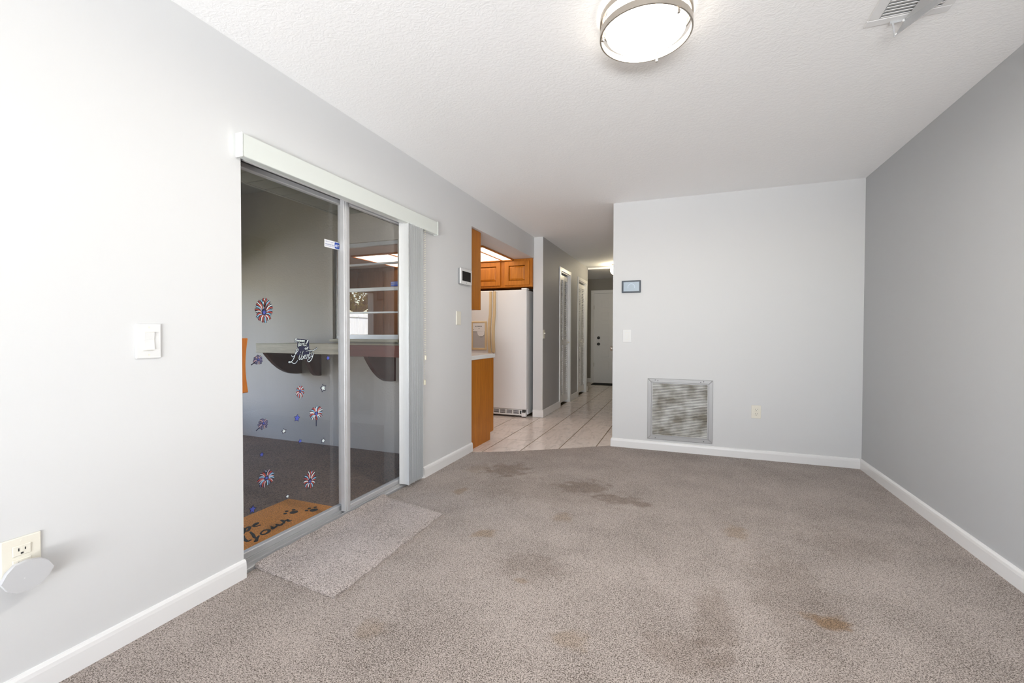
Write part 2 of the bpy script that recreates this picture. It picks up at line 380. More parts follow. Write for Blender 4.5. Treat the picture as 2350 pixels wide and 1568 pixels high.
# tiled floor: grout bed with separate tiles
bm = NB(); box(bm, -3.7, XE, 3.8, FAR, -0.06, -0.0062); box(bm, -0.72, -0.0, 8.75, FAR, -0.06, -0.0063)
fl_t = struct('floor_tiled', bm, 'grout', 'marbled beige tile floor of kitchen and hall')
TX, TY, TX0, TY0 = 0.3285, 0.345, 0.097, 4.085
bm = NB(); g = 0.0042; box(bm, -TX/2+g, TX/2-g, -TY/2+g, TY/2-g, -0.003, 0.003, 0.0012, 1)
proto = None
for i in range(-9, 4):
    for j in range(-1, 19):
        cx, cyy = TX0+(i+0.5)*TX, TY0+(j+0.5)*TY
        if cx-TX/2 > XE-0.02 or cyy+TY/2 > FAR+0.05: continue
        if cx < 0 and (cyy > 5.9 and cyy < 8.7): continue
        if cx < -0.75 and cyy > 5.9: continue
        if cyy < 4.0 and cx < -0.1: continue
        if cx < 0 and cyy-TY/2 < 3.8 : continue
        fy = 3.80 + 0.62*(cx-0.03)
        if cyy + TY/2 < fy - 0.12: continue
        if proto is None: proto = obj('tile', bm, 'floor_tile', fl_t, origin=(0, 0, 0)); proto.location = Vector((cx, cyy, -0.0075)); continue
        o = proto.copy(); C.objects.link(o); o.location = Vector((cx, cyy, -0.0075))
bm = NB(); box(bm, TX0-TX+g, TX0-g, KY0+0.003, TY0-g, -0.0105, -0.0045, 0.0012, 1); obj('tile', bm, 'floor_tile', fl_t)
# base boards (profile with rounded top)
def baseboard(name, runs, label, h=0.085, t=0.014):
    bm = NB()
    prof = [(0, 0), (t, 0), (t, h*0.72), (t*0.86, h*0.88), (t*0.5, h*0.98), (0, h)]
    for (x0, y0, x1, y1, nx, ny) in runs:
        a = [bm.verts.new((x0+nx*p[0], y0+ny*p[0], p[1])) for p in prof]; b2 = [bm.verts.new((x1+nx*p[0], y1+ny*p[0], p[1])) for p in prof]
        n = len(prof); fs = [bm.faces.new(a), bm.faces.new(b2)] + [bm.faces.new((a[i], a[(i+1) % n], b2[(i+1) % n], b2[i])) for i in range(n)]
        bmesh.ops.recalc_face_normals(bm, faces=fs)
    return struct(name, bm, 'trim_white', label)
baseboard('baseboard_left', [(0, -2.2, 0, DY0+0.004, 1, 0), (0, DY1-0.004, 0, KY0+0.003, 1, 0), (0.0, DY1, -0.06, DY1, 0, -1)], 'white rounded baseboard on the left wall')
baseboard('baseboard_back', [(XE-0.003, B, W-0.014, B, 0, -1), (XE, B-0.012, XE, 6.0, -1, 0)], 'white rounded baseboard on the back wall')
baseboard('baseboard_right', [(W, -2.2, W, B-0.0, -1, 0)], 'white rounded baseboard on the right wall')

# hall walls
C1, C2 = (6.64, 7.25), (7.90, 8.58); DZ = 2.105
bm = NB()
box(bm, -0.012, HX, KY1+0.012, C1[0], -0.01, H); box(bm, -0.012, HX, C1[1], C2[0], -0.01, H); box(bm, -0.012, HX, C2[1], HEND, -0.01, H)
for c in (C1, C2): box(bm, -0.012, HX, c[0], c[1], DZ, H)
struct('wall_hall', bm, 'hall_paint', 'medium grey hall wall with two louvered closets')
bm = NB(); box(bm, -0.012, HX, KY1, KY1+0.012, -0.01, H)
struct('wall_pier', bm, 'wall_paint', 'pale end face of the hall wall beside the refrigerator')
baseboard('baseboard_hall', [(-0.012, KY1, HX+0.012, KY1, 0, -1), (HX, KY1-0.012, HX, C1[0]-0.06, 1, 0), (HX, C1[1]+0.06, HX, C2[0]-0.06, 1, 0), (HX, C2[1]+0.06, HX, HEND, 1, 0)], 'white baseboard of the hall wall', h=0.1)
bm = NB(); box(bm, XE, XE+T, B+T, FAR, -0.01, H)
struct('wall_hall_right', bm, 'hall_paint', 'grey hall wall behind the back wall')
bm = NB(); box(bm, -0.75, -0.11, FAR, FAR+T, -0.01, H); box(bm, 0.9, XE, FAR, FAR+T, -0.01, H); box(bm, -0.11, 0.9, FAR, FAR+T, 2.08, H); box(bm, -0.75, -0.63, HEND, FAR, -0.01, H)
box(bm, -0.75, -0.0, HEND-0.1, HEND-0.0, -0.01, H)
struct('wall_entry', bm, 'entry_paint', 'taupe grey wall around the entry door')
baseboard('baseboard_entry', [(-0.63, FAR, -0.105, FAR, 0, -1)], 'white baseboard beside the entry door', h=0.1)
# closet shell behind louvers
bm = NB(); box(bm, -0.62, -0.52, 6.45, HEND-0.1, -0.01, H); box(bm, -0.52, -0.012, 6.45, 6.5, -0.01, H); box(bm, -0.52, -0.012, 7.5, 7.56, -0.01, H); box(bm, -0.52, -0.012, 6.5, HEND-0.1, 2.3, 2.36); box(bm, -0.52, HX, 6.5, HEND-0.1, -0.06, -0.012)
struct('wall_closet', bm, 'closet_inside', 'closet interior behind the louvered doors')

# ------------------------------------------------------------------ kitchen shell
bm = NB()
KWX0, KWX1, KWZ0, KWZ1 = -1.53, -0.72, 1.075, 2.055
box(bm, -3.7, KWX0, YK, 3.8, -0.1, KZ+0.3); box(bm, KWX1, -0.15, YK, 3.8, -0.1, KZ+0.3); box(bm, KWX0, KWX1, YK, 3.8, -0.1, KWZ0); box(bm, KWX0, KWX1, YK, 3.8, KWZ1, KZ+0.3)
box(bm, -3.7, -0.15, YK, YK+0.05, KZ+0.3, 2.8)
struct('wall_kitchen', bm, 'porch_stucco', 'grey stucco porch wall around the kitchen window')
bm = NB(); box(bm, -3.82, -3.7, YK, 6.5, -0.1, KZ+0.3); box(bm, -3.7, -0.012, 6.4, 6.5, -0.1, KZ+0.3)
struct('wall_kitchen_far', bm, 'wall_paint', 'kitchen walls behind the cabinets')
bm = NB(); box(bm, -3.7, -0.15, 3.8, 6.45, KZ, KZ+0.1); box(bm, -0.15, -0.012, KY1, 6.45, KZ, KZ+0.1)
struct('ceiling_kitchen', bm, 'kitchen_ceiling_paint', 'lower kitchen ceiling around the light box')

# ------------------------------------------------------------------ porch shell
bm = NB(); box(bm, -3.2, -0.15, -1.5, YK, -0.16, -0.05)
struct('floor_porch', bm, 'carpet_brown', 'dark brown carpet of the porch')
PY0, PY1 = 1.0, 3.35
bm = NB(); box(bm, -3.32, -3.2, -1.5, PY0, -0.16, 2.8); box(bm, -3.32, -3.2, PY1, YK, -0.16, 2.8); box(bm, -3.32, -3.2, PY0, PY1, -0.16, 0.35); box(bm, -3.32, -3.2, PY0, PY1, 1.84, 2.8)
struct('wall_porch_outer', bm, 'porch_stucco', 'outer stucco wall of the porch with a wide opening')
bm = NB(); box(bm, -3.32, -0.15, -1.62, -1.5, -0.16, 2.8)
struct('wall_porch_end', bm, 'porch_stucco', 'end wall of the porch')
bm = NB(); box(bm, -3.6, -1.46, -1.62, YK, 2.72, 2.8); box(bm, -1.46, -1.43, -1.5, YK, 2.35, 2.72); box(bm, -1.43, -0.15, -1.5, 1.2, 2.35, 2.4); box(bm, -1.46, -0.15, -1.5, YK, 2.37, 2.42)
ceil_p = struct('ceiling_porch', bm, 'soffit_paint', 'grey boarded soffit of the porch')
bm = NB(); pw = 0.175; box(bm, -1.28/2, 1.28/2, -pw/2+0.003, pw/2-0.003, -0.008, 0.008, 0.002, 1)
pl = None
for k in range(14):
    y = 1.2+pw*(k+0.5)
    if pl is None: pl = obj('plank', bm, 'soffit_paint', ceil_p, origin=(0, 0, 0)); pl.location = Vector((-0.79, y, 2.36))
    else:
        o = pl.copy(); C.objects.link(o); o.location = Vector((-0.79, y, 2.36))
bm = NB(); box(bm, -0.15, W+T+0.85, -6.2, 10.6, 2.57, 2.62); box(bm, -3.9, -0.15, YK+0.06, 10.6, 2.57, 2.62)  # long overhang behind the camera added to cut sky light there
struct('roof', bm, 'roof_shingle', 'roof slab with eaves, extended behind the viewer to block sky')

# ------------------------------------------------------------------ sliding glass door
door = struct_empty('door_1', (-0.08, 2.21, 0.0), 'aluminium sliding glass door to the porch')
bm = NB()
box(bm, -0.15, -0.03, DY0, DY1, -0.03, 0.012, 0.002, 1)
for x in (-0.137, -0.098, -0.085, -0.045): box(bm, x-0.003, x+0.003, DY0, DY1, 0.012, 0.030)
obj('track', bm, 'aluminium', door)
bm = NB(); box(bm, -0.15, -0.03, DY0, DY0+0.02, 0.012, 2.0); box(bm, -0.15, -0.03, DY1-0.02, DY1, 0.012, 2.0); box(bm, -0.15, -0.03, DY0, DY1, 1.955, 2.0)
obj('frame', bm, 'dark_metal', door)
def door_panel(gx, y0, y1, sl, sr):
    p = thing('door_panel', None, None, (gx, (y0+y1)/2, 0.03)); p.parent = door; p.location = Vector((gx, (y0+y1)/2, 0.03)) - door.location
    z0, z1 = 0.026, 1.965; t = 0.016
    bm = NB(); box(bm, gx-t, gx+t, y0, y0+sl, z0, z1, 0.003, 1); box(bm, gx+t, gx+t+0.004, y0+sl*0.3, y0+sl*0.62, z0, z1); obj('stile', bm, 'aluminium', p)
    bm = NB(); box(bm, gx-t, gx+t, y1-sr, y1, z0, z1, 0.003, 1); box(bm, gx+t, gx+t+0.004, y1-sr*0.62, y1-sr*0.3, z0, z1); obj('stile', bm, 'aluminium', p)
    bm = NB(); box(bm, gx-t, gx+t, y0+sl, y1-sr, z0, z0+0.032, 0.003, 1); obj('rail', bm, 'aluminium', p)
    bm = NB(); box(bm, gx-t, gx+t, y0+sl, y1-sr, z1-0.035, z1, 0.003, 1); obj('rail', bm, 'aluminium', p)
    bm = NB(); box(bm, gx-0.003, gx+0.003, y0+sl-0.004, y1-sr+0.004, z0+0.03, z1-0.03); obj('glass', bm, 'pane_glass', p)
    return p
lp = door_panel(-0.115, DY0+0.02, 2.222, 0.045, 0.024)
rp = door_panel(-0.068, 2.168, DY1-0.02, 0.05, 0.05)
bm = NB()
hp = []
for k in range(13):
    s = k/12; z = 0.846+s*0.262; hp.append((1.530-0.013*math.sin(math.pi*s), z))
prism(bm, [(1.49, 0.846)] + hp + [(1.49, 1.108)], 0, -0.094, -0.062)
bmesh.ops.bevel(bm, geom=bm.edges[:], offset=0.003, segments=1, affect='EDGES')
h = obj('handle', bm, 'oak_handle', lp); h['label'] = 'orange wooden pull handle'

# rear window added behind the camera to let the fill lamp in
def simple_window(name, axis, a0, a1, z0, z1, face, depth, label):
    w = struct_empty(name, ((face+depth/2, (a0+a1)/2, z0) if axis == 1 else ((a0+a1)/2, face+depth/2, z0)), label)
    def bx(bm, u0, u1, zz0, zz1, d0, d1):
        if axis == 1: box(bm, face+d0, face+d1, u0, u1, zz0, zz1)
        else: box(bm, u0, u1, face+d0, face+d1, zz0, zz1)
    bm = NB(); d0, d1 = (depth*0.3, depth*0.7)
    f = 0.05
    bx(bm, a0, a0+f, z0, z1, d0, d1); bx(bm, a1-f, a1, z0, z1, d0, d1); bx(bm, a0+f, a1-f, z0, z0+f, d0, d1); bx(bm, a0+f, a1-f, z1-f, z1, d0, d1); bx(bm, a0+f, a1-f, (z0+z1)/2-0.02, (z0+z1)/2+0.02, d0, d1)
    obj('window_frame', bm, 'trim_white', w)
    bm = NB(); bx(bm, a0+f, a1-f, z0+f, (z0+z1)/2-0.02, depth*0.48, depth*0.52); obj('pane', bm, 'pane_glass', w)
    bm = NB(); bx(bm, a0+f, a1-f, (z0+z1)/2+0.02, z1-f, depth*0.48, depth*0.52); obj('pane', bm, 'pane_glass', w)
    return w
simple_window('added_rear_window', 0, RX0, RX1, RZ0, RZ1, -2.32, T, 'white framed glazing added behind the viewer to let fill light in')

# ------------------------------------------------------------------ vertical blind
vb = thing('vertical_blind', 'white vertical blind stacked open beside the sliding glass door', 'blind', (0.02, 2.28, 1.93))
bm = NB(); box(bm, 0.001, 0.042, 1.43, 3.122, 1.927, 2.03, 0.004, 2); obj('valance', bm, 'valance_pale', vb)
bm = NB(); box(bm, 0.001, 0.044, 1.424, 1.4305, 1.924, 2.033, 0.002, 1); obj('end_cap', bm, 'valance_pale', vb)
bm = NB(); box(bm, 0.001, 0.044, 3.1215, 3.128, 1.924, 2.033, 0.002, 1); obj('end_cap', bm, 'valance_pale', vb)
bm = NB(); box(bm, -0.025, -0.002, 1.47, 2.95, 1.93, 1.965, 0.003, 1); obj('headrail', bm, 'plastic_white', vb)
for k in range(14):
    y = 2.715+0.0145*k
    xa, xb = -0.044, 0.044
    bow = 0.008; bm = NB()
    n = 6; top = []; ang = 0.10 + (random.random()-0.5)*0.06
    cols = []
    for i in range(n+1):
        s = i/n*2-1
        x = s*0.044*math.cos(ang); yy = y + s*0.044*math.sin(ang)*(-0.9) + bow*(1-s*s)
        cols.append((x, yy))
    pts = cols + [(x+0.0003, yy+0.0012) for x, yy in cols[::-1]]
    prism(bm, pts, 2, 0.028+random.random()*0.006, 1.935)
    o = obj('slat', bm, 'blind_white', vb, smooth=False)
bm = NB()
for i in range(70):
    z = 1.93-i*0.017
    bmesh.ops.create_uvsphere(bm, u_segments=6, v_segments=4, radius=0.0028, matrix=Matrix.Translation((0.036, 2.935, z)))
for i in range(58):
    z = 1.93-i*0.017
    bmesh.ops.create_uvsphere(bm, u_segments=6, v_segments=4, radius=0.0028, matrix=Matrix.Translation((0.050, 2.925, z)))
obj('bead_chain', bm, 'chain_ivory', vb)
bm = NB(); box(bm, 0.029, 0.043, 2.927, 2.943, 0.735, 0.775, 0.003, 1); obj('chain_weight', bm, 'chain_ivory', vb)
bm = NB(); box(bm, 0.044, 0.056, 2.918, 2.932, 0.93, 0.965, 0.003, 1); obj('chain_weight', bm, 'chain_ivory', vb)

# ------------------------------------------------------------------ wall plates
def plate_pt(wall, u, d, z):
    """wall: 'L' (x=0,faces +x, u=y), 'B' (y=B, faces -y, u=x), 'H' hall wall (x=HX)"""
    if wall == 'L': return (d, u, z)
    if wall == 'H': return (HX+d, u, z)
    return (u, B-d, z)
def pbox(bm, wall, u0, u1, d0, d1, z0, z1, bev=0.0, seg=2):
    a = plate_pt(wall, u0, d0, z0); b2 = plate_pt(wall, u1, d1, z1)
    box(bm, a[0], b2[0], a[1], b2[1], a[2], b2[2], bev, seg)
def rocker(name, wall, u, z, w, hh, label, m='plastic_white', paddle=True, toggle=False):
    t = thing(name, label, 'light switch', plate_pt(wall, u, 0, z-hh/2))
    bm = NB(); pbox(bm, wall, u-w/2, u+w/2, 0, 0.007, z-hh/2, z+hh/2, 0.003, 2); obj('cover_plate', bm, m, t)
    if paddle:
        bm = NB(); a = w*0.195; b2 = hh*0.255
        pbox(bm, wall, u-a-0.0016, u+a+0.0016, 0.0068, 0.0076, z-b2-0.0016, z+b2+0.0016); obj('bezel', bm, 'plastic_ivory', t)
        bm = NB()
        prof = [(0.007, z-b2), (0.013, z-b2), (0.0095, z+0.004), (0.0125, z+b2), (0.007, z+b2)]
        if wall == 'B': prism(bm, [(B-d, zz) for d, zz in prof], 0, u-a, u+a)
        else: prism(bm, [(( HX if wall == 'H' else 0)+d, zz) for d, zz in prof], 1, u-a, u+a)
        obj('paddle', bm, m, t)
    if toggle:
        bm = NB(); pbox(bm, wall, u-0.006, u+0.006, 0.006, 0.026, z+0.002, z+0.018, 0.002, 1); pbox(bm, wall, u-0.008, u+0.008, 0.006, 0.0085, z-0.016, z+0.016); obj('toggle', bm, m, t)
    for zz in ((z+hh*0.40, z-hh*0.40) if hh > 0.05 else ()):
        bm = NB(); c = plate_pt(wall, u, 0.0068, zz); disc_axis(bm, c, 1 if wall == 'B' else 0, 0.0032, -0.0012 if wall == 'B' else 0.0012, 12); obj('screw', bm, 'plastic_grey' if False else 'plastic_ivory', t)
    return t
rocker('light_switch', 'L', 1.0665, 1.101, 0.085, 0.130, 'large white rocker light switch on the left wall before the sliding door')
rocker('light_switch', 'L', 3.548, 1.272, 0.085, 0.122, 'blank ivory wall plate below the alarm keypad on left wall', 'plastic_ivory', paddle=False)
rocker('light_switch', 'B', 1.3735, 1.115, 0.086, 0.128, 'white light switch under the thermostat on the back wall')
rocker('light_switch', 'H', 5.775, 1.13, 0.075, 0.12, 'ivory toggle light switch on the dark grey hall wall', 'plastic_ivory', paddle=False, toggle=True)
def outlet(wall, u, z, w, hh, label, square=False):
    t = thing('power_outlet', label, 'outlet', plate_pt(wall, u, 0, z-hh/2))
    bm = NB(); pbox(bm, wall, u-w/2, u+w/2, 0, 0.006, z-hh/2, z+hh/2, 0.003, 2); obj('cover_plate', bm, 'plastic_ivory', t)
    for s in (1, -1):
        zc = z+s*hh*0.17
        bm = NB(); pbox(bm, wall, u-w*0.235, u+w*0.235, 0.005, 0.0085, zc-hh*0.13, zc+hh*0.13, 0.002 if square else 0.0012, 1); so = obj('socket', bm, 'plastic_ivory', t)
        bm = NB()
        pbox(bm, wall, u-0.0085, u-0.0060, 0.0083, 0.0092, zc-0.001, zc+0.008); pbox(bm, wall, u+0.0060, u+0.0085, 0.0083, 0.0092, zc-0.0005, zc+0.007)
        pbox(bm, wall, u-0.003, u+0.003, 0.0083, 0.0092, zc-0.011, zc-0.006)
        obj('slots', bm, 'slot_dark', so)
    for zz in ((z+hh*0.40, z-hh*0.40) if square else (z,)):
        bm = NB(); c = plate_pt(wall, u, 0.0055, zz); disc_axis(bm, c, 1 if wall == 'B' else 0, 0.003, -0.0012 if wall == 'B' else 0.0012, 12); obj('screw', bm, 'plastic_ivory', t)
    return t
outlet('L', 0.714, 0.447, 0.09, 0.122, 'ivory wall outlet low on the left wall with a device plugged in', True)
outlet('B', 2.515, 0.431, 0.078, 0.118, 'ivory duplex outlet low on the back wall right of grille')
# plug-in device (rounded elongated hexagon)
HEXP = [(0.652, 0.398), (0.665, 0.424), (0.6824, 0.4425), (0.715, 0.4455), (0.742, 0.4383), (0.760, 0.422), (0.772, 0.400), (0.7615, 0.378), (0.7436, 0.3611), (0.712, 0.3525), (0.6848, 0.3555), (0.665, 0.372)]
cyh = sum(p[0] for p in HEXP)/12; czh = sum(p[1] for p in HEXP)/12
t = thing('plug_in_device', 'grey-white hexagonal device plugged into the outlet low on left wall', 'plug-in device', (0.01, cyh, 0.352))
bm = NB()
layers = [(0.012, 0.62), (0.020, 0.80), (0.034, 0.97), (0.044, 1.0), (0.049, 0.965)]
rings = [[bm.verts.new((d, cyh+(p[0]-cyh)*s, czh+(p[1]-czh)*s)) for p in HEXP] for d, s in layers]
for a, b2 in zip(rings, rings[1:]):
    for k in range(12): bm.faces.new((a[k], a[(k+1) % 12], b2[(k+1) % 12], b2[k]))
bm.faces.new(rings[0]); bmesh.ops.recalc_face_normals(bm, faces=bm.faces[:])
obj('shell', bm, 'device_grey', t, smooth=True)
bm = NB(); prism(bm, [(cyh+(p[0]-cyh)*0.965, czh+(p[1]-czh)*0.965) for p in HEXP], 0, 0.0487, 0.0495); obj('face_plate', bm, 'device_grey', t)
bm = NB(); disc_axis(bm, (0.0494, 0.703, 0.395), 0, 0.0012, 0.0006, 10); obj('indicator', bm, 'trim_white', t)

# alarm keypad on the left wall
t = thing('alarm_keypad', 'white alarm touchscreen keypad with black display beside kitchen opening', 'keypad', (0, 3.65, 1.58))
bm = NB(); box(bm, 0, 0.022, 3.542, 3.762, 1.584, 1.724, 0.006, 3); obj('back_case', bm, 'plastic_grey', t)
bm = NB(); box(bm, 0.018, 0.031, 3.540, 3.765, 1.582, 1.726, 0.006, 3); obj('front_case', bm, 'plastic_white', t)
bm = NB(); box(bm, 0.0305, 0.0318, 3.570, 3.738, 1.612, 1.700); obj('screen', bm, 'screen_black', t)
bm = NB(); disc_axis(bm, (0.0305, 3.652, 1.597), 0, 0.005, 0.001, 14); obj('home_button', bm, 'plastic_grey', t)
# thermostat on the back wall
t = thing('thermostat', 'dark framed touchscreen thermostat with pale blue display on back wall', 'thermostat', (1.41, B, 1.541))
bm = NB(); box(bm, 1.324, 1.498, B-0.016, B, 1.543, 1.659, 0.004, 2); obj('back_plate', bm, 'plastic_grey', t)
bm = NB(); box(bm, 1.319, 1.502, B-0.022, B-0.012, 1.540, 1.661, 0.005, 2); obj('bezel', bm, 'navy_frame', t)
bm = NB(); box(bm, 1.337, 1.487, B-0.0228, B-0.0215, 1.555, 1.646); obj('screen', bm, 'screen_blue', t)
bm = NB()
for k in range(22):
    a0, a1 = math.radians(-20+k*10), math.radians(-20+(k+1)*10)
    q = [(1.412+r*math.cos(a), 1.596+r*math.sin(a)) for r, a in ((0.030, a0), (0.034, a0), (0.034, a1), (0.030, a1))]
    prism(bm, q, 1, B-0.0234, B-0.0227)
obj('dial_mark', bm, 'screen_line', t)

# ------------------------------------------------------------------ return air grille
gx0, gx1, gz0, gz1 = 1.573, 2.156, 0.108, 0.700
t = thing('return_air_grille', 'dusty silver metal return air grille low on the back wall', 'air grille', ((gx0+gx1)/2, B, gz0))
fw = 0.036
def mitre(bm, side):
    # bevelled frame bar with mitred ends: outer rim thin, raised face
    o = {'b': [(gx0, gz0), (gx1, gz0), (gx1-fw, gz0+fw), (gx0+fw, gz0+fw)], 't': [(gx0, gz1), (gx0+fw, gz1-fw), (gx1-fw, gz1-fw), (gx1, gz1)],
         'l': [(gx0, gz0), (gx0+fw, gz0+fw), (gx0+fw, gz1-fw), (gx0, gz1)], 'r': [(gx1, gz0), (gx1, gz1), (gx1-fw, gz1-fw), (gx1-fw, gz0+fw)]}[side]
    prism(bm, o, 1, B-0.012, B)
    bmesh.ops.bevel(bm, geom=[e for e in bm.edges if all(abs(v.co.y-(B-0.012)) < 1e-5 for v in e.verts)], offset=0.003, segments=1, affect='EDGES')
for s in 'btlr':
    bm = NB(); mitre(bm, s); obj('frame_bar', bm, 'grille_metal', t)
bm = NB(); box(bm, gx0+fw-0.006, gx1-fw+0.006, B-0.0035, B-0.0005, gz0+fw-0.006, gz1-fw+0.006); obj('backing', bm, 'slot_dark', t)
for (a0, a1, b0, b1) in ((gx0+fw, gx0+fw+0.01, gz0+fw, gz1-fw), (gx1-fw-0.01, gx1-fw, gz0+fw, gz1-fw), (gx0+fw+0.01, gx1-fw-0.01, gz0+fw, gz0+fw+0.009), (gx0+fw+0.01, gx1-fw-0.01, gz1-fw-0.009, gz1-fw)):
    bm = NB(); box(bm, a0, a1, B-0.014, B-0.0035, b0, b1); obj('inner_frame', bm, 'grille_metal', t)
NS = 34; zz0, zz1 = gz0+fw+0.009, gz1-fw-0.009; pit = (zz1-zz0)/NS
sl = None
for k in range(NS):
    zc = zz0+pit*(k+0.5)
    bm = NB()
    prof = [(B-0.0135, zc-0.0062), (B-0.0125, zc-0.0068), (B-0.0040, zc+0.0040), (B-0.0050, zc+0.0046)]
    prism(bm, prof, 0, gx0+fw+0.01, gx1-fw-0.01)
    obj('slat', bm, 'grille_dusty', t)
for (x, z) in ((gx0+0.07, gz1-0.014), (gx0+0.095, gz1-0.019), (gx1-0.08, gz1-0.014), (gx1-0.105, gz1-0.019), (gx0+0.075, gz0+0.014), (gx1-0.075, gz0+0.014)):
    bm = NB(); disc_axis(bm, (x, B-0.0118, z), 1, 0.0042, -0.0015, 12); obj('screw', bm, 'dark_metal', t)

# ------------------------------------------------------------------ ceiling light
LX, LY, LR = 1.735, 1.895, 0.182
t = thing('ceiling_light', 'round flush ceiling light with brushed nickel bands and glowing white glass', 'ceiling light', (LX, LY, H))
bm = NB(); lathe(bm, [(0, H-0.001), (LR*0.86, H-0.001), (LR*0.86, H-0.02), (0, H-0.02)], LX, LY); obj('mounting_pan', bm, 'trim_white', t)
bm = NB(); lathe(bm, [(LR*0.83, H-0.004), (LR*0.865, H-0.012), (LR*0.865, H-0.070), (LR*0.85, H-0.080), (LR*0.80, H-0.0845)], LX, LY, 64); obj('glass_side', bm, 'lamp_glass_side', t)
bm = NB(); lathe(bm, [(LR*0.80, H-0.0845), (LR*0.76, H-0.0865), (LR*0.4, H-0.092), (0, H-0.093)], LX, LY, 64); obj('glass_shade', bm, 'lamp_glass', t)
for z0, z1 in ((H-0.036, H-0.014), (H-0.094, H-0.068)):
    bm = NB(); lathe(bm, [(LR*0.965, z0), (LR, z0), (LR, z1), (LR*0.965, z1), (LR*0.965, z0)], LX, LY, 64)
    for f in bm.faces: f.smooth = False
    o = obj('band', bm, 'nickel', t)
for a in (math.radians(78), math.radians(198), math.radians(318)):
    px, py = LX+LR*0.945*math.cos(a), LY+LR*0.945*math.sin(a)
    bm = NB(); tube(bm, [(px, py, H-0.012), (px, py, H-0.100)], 0.0045, 10); obj('post', bm, 'nickel', t)
    bm = NB(); tube(bm, [(px, py, H-0.100), (px, py, H-0.110)], [0.0065, 0.0055], 12); obj('finial', bm, 'nickel', t)

# ------------------------------------------------------------------ ceiling air register with deflector
VX0, VX1, VY0, VY1 = 2.592, 2.872, 1.90, 2.312
t = thing('ceiling_register', 'white louvered air register on the ceiling', 'air vent', ((VX0+VX1)/2, (VY0+VY1)/2, H))
fr = 0.042
for (x0, x1, y0, y1) in ((VX0, VX1, VY1-fr, VY1), (VX0, VX1, VY0, VY0+fr), (VX0, VX0+fr, VY0+fr, VY1-fr), (VX1-fr, VX1, VY0+fr, VY1-fr)):
    bm = NB(); box(bm, x0, x1, y0, y1, H-0.007, H, 0.003, 1); obj('frame_bar', bm, 'trim_white', t)
bm = NB(); box(bm, VX0+fr, VX1-fr, VY0+fr, VY1-fr, H-0.001, H-0.0002); obj('backing', bm, 'device_grey', t)
yy = VY0+fr+0.010
while yy < VY1-fr:
    bm = NB(); prism(bm, [(yy-0.0105, H-0.0085), (yy-0.0095, H-0.0100), (yy+0.0105, H-0.004), (yy+0.0100, H-0.0025)], 0, VX0+fr, VX1-fr)
    obj('louver', bm, 'trim_white', t); yy += 0.0195
t = thing('air_deflector', 'clear grey plastic deflector scoop clipped under the ceiling register', 'air deflector', (2.74, 2.15, 2.36))
bm = NB()
def quad_slab(bm, pts, th):
    pts = [Vector(p) for p in pts]; nrm = (pts[1]-pts[0]).cross(pts[-1]-pts[0]).normalized()*th
    lo = [bm.verts.new(p) for p in pts]; hi = [bm.verts.new(p+nrm) for p in pts]; n = len(pts)
    fs = [bm.faces.new(lo), bm.faces.new(hi)] + [bm.faces.new((lo[i], lo[(i+1) % n], hi[(i+1) % n], hi[i])) for i in range(n)]
    bmesh.ops.recalc_face_normals(bm, faces=fs)
quad_slab(bm, [(2.727, 2.296, 2.426), (2.745, 1.91, 2.426), (2.815, 1.91, 2.335), (2.694, 2.290, 2.366)], 0.003)
obj('scoop', bm, 'clear_plastic', t)
bm = NB(); quad_slab(bm, [(2.684, 2.296, 2.432), (2.690, 2.296, 2.432), (2.6985, 2.292, 2.364), (2.6925, 2.292, 2.362)], 0.002); obj('bracket', bm, 'clear_plastic', t)
bm = NB(); quad_slab(bm, [(2.680, 2.297, 2.4325), (2.735, 2.297, 2.4325), (2.735, 2.297, 2.4225), (2.680, 2.297, 2.4225)], 0.002); obj('bracket', bm, 'clear_plastic', t)
for c in ((2.722, 2.292, 2.4225), (2.697, 2.289, 2.370)):
    bm = NB(); bmesh.ops.create_uvsphere(bm, u_segments=12, v_segments=8, radius=0.005, matrix=Matrix.Translation(c)); obj('magnet_knob', bm, 'trim_white', t, smooth=True)

# ------------------------------------------------------------------ carpet remnant by the door
bm = NB()
nx, ny = 22, 34
P00, P10, P11, P01 = Vector((-0.026, 1.528)), Vector((0.514, 1.470)), Vector((0.497, 2.405)), Vector((-0.027, 2.52))
grid = []
for i in range(nx+1):
    row = []
    for j in range(ny+1):
        s, q = i/nx, j/ny
        p = (P00*(1-s)+P10*s)*(1-q)+(P01*(1-s)+P11*s)*q
        z = 0.012 - (0.004 if (i == nx or j in (0, ny)) else 0) + 0.014*max(0, 1-s*6)**1.5 + 0.003*math.sin(9*q+3*s)*math.sin(7*s) + 0.004*max(0, s-0.85)*6*max(0, 0.25-q)*4
        e = 0.004*math.sin(37*q+1.3*i)*(1 if i in (0, nx) else 0)
        row.append(bm.verts.new((p.x+e, p.y+0.003*math.sin(41*s)*(1 if j in (0, ny) else 0), z)))
    grid.append(row)
for i in range(nx):
    for j in range(ny): bm.faces.new((grid[i][j], grid[i+1][j], grid[i+1][j+1], grid[i][j+1]))
be = [e for e in bm.edges if e.is_boundary]
r = bmesh.ops.extrude_edge_only(bm, edges=be)
for v in r['geom']:
    if isinstance(v, bmesh.types.BMVert): v.co.z = 0.0005
bmesh.ops.recalc_face_normals(bm, faces=bm.faces[:])
o = obj('carpet_mat', bm, 'carpet_remnant', None, origin=(0.24, 1.98, 0)); tag(o, 'loose carpet remnant lying in front of the sliding glass door', 'carpet mat')

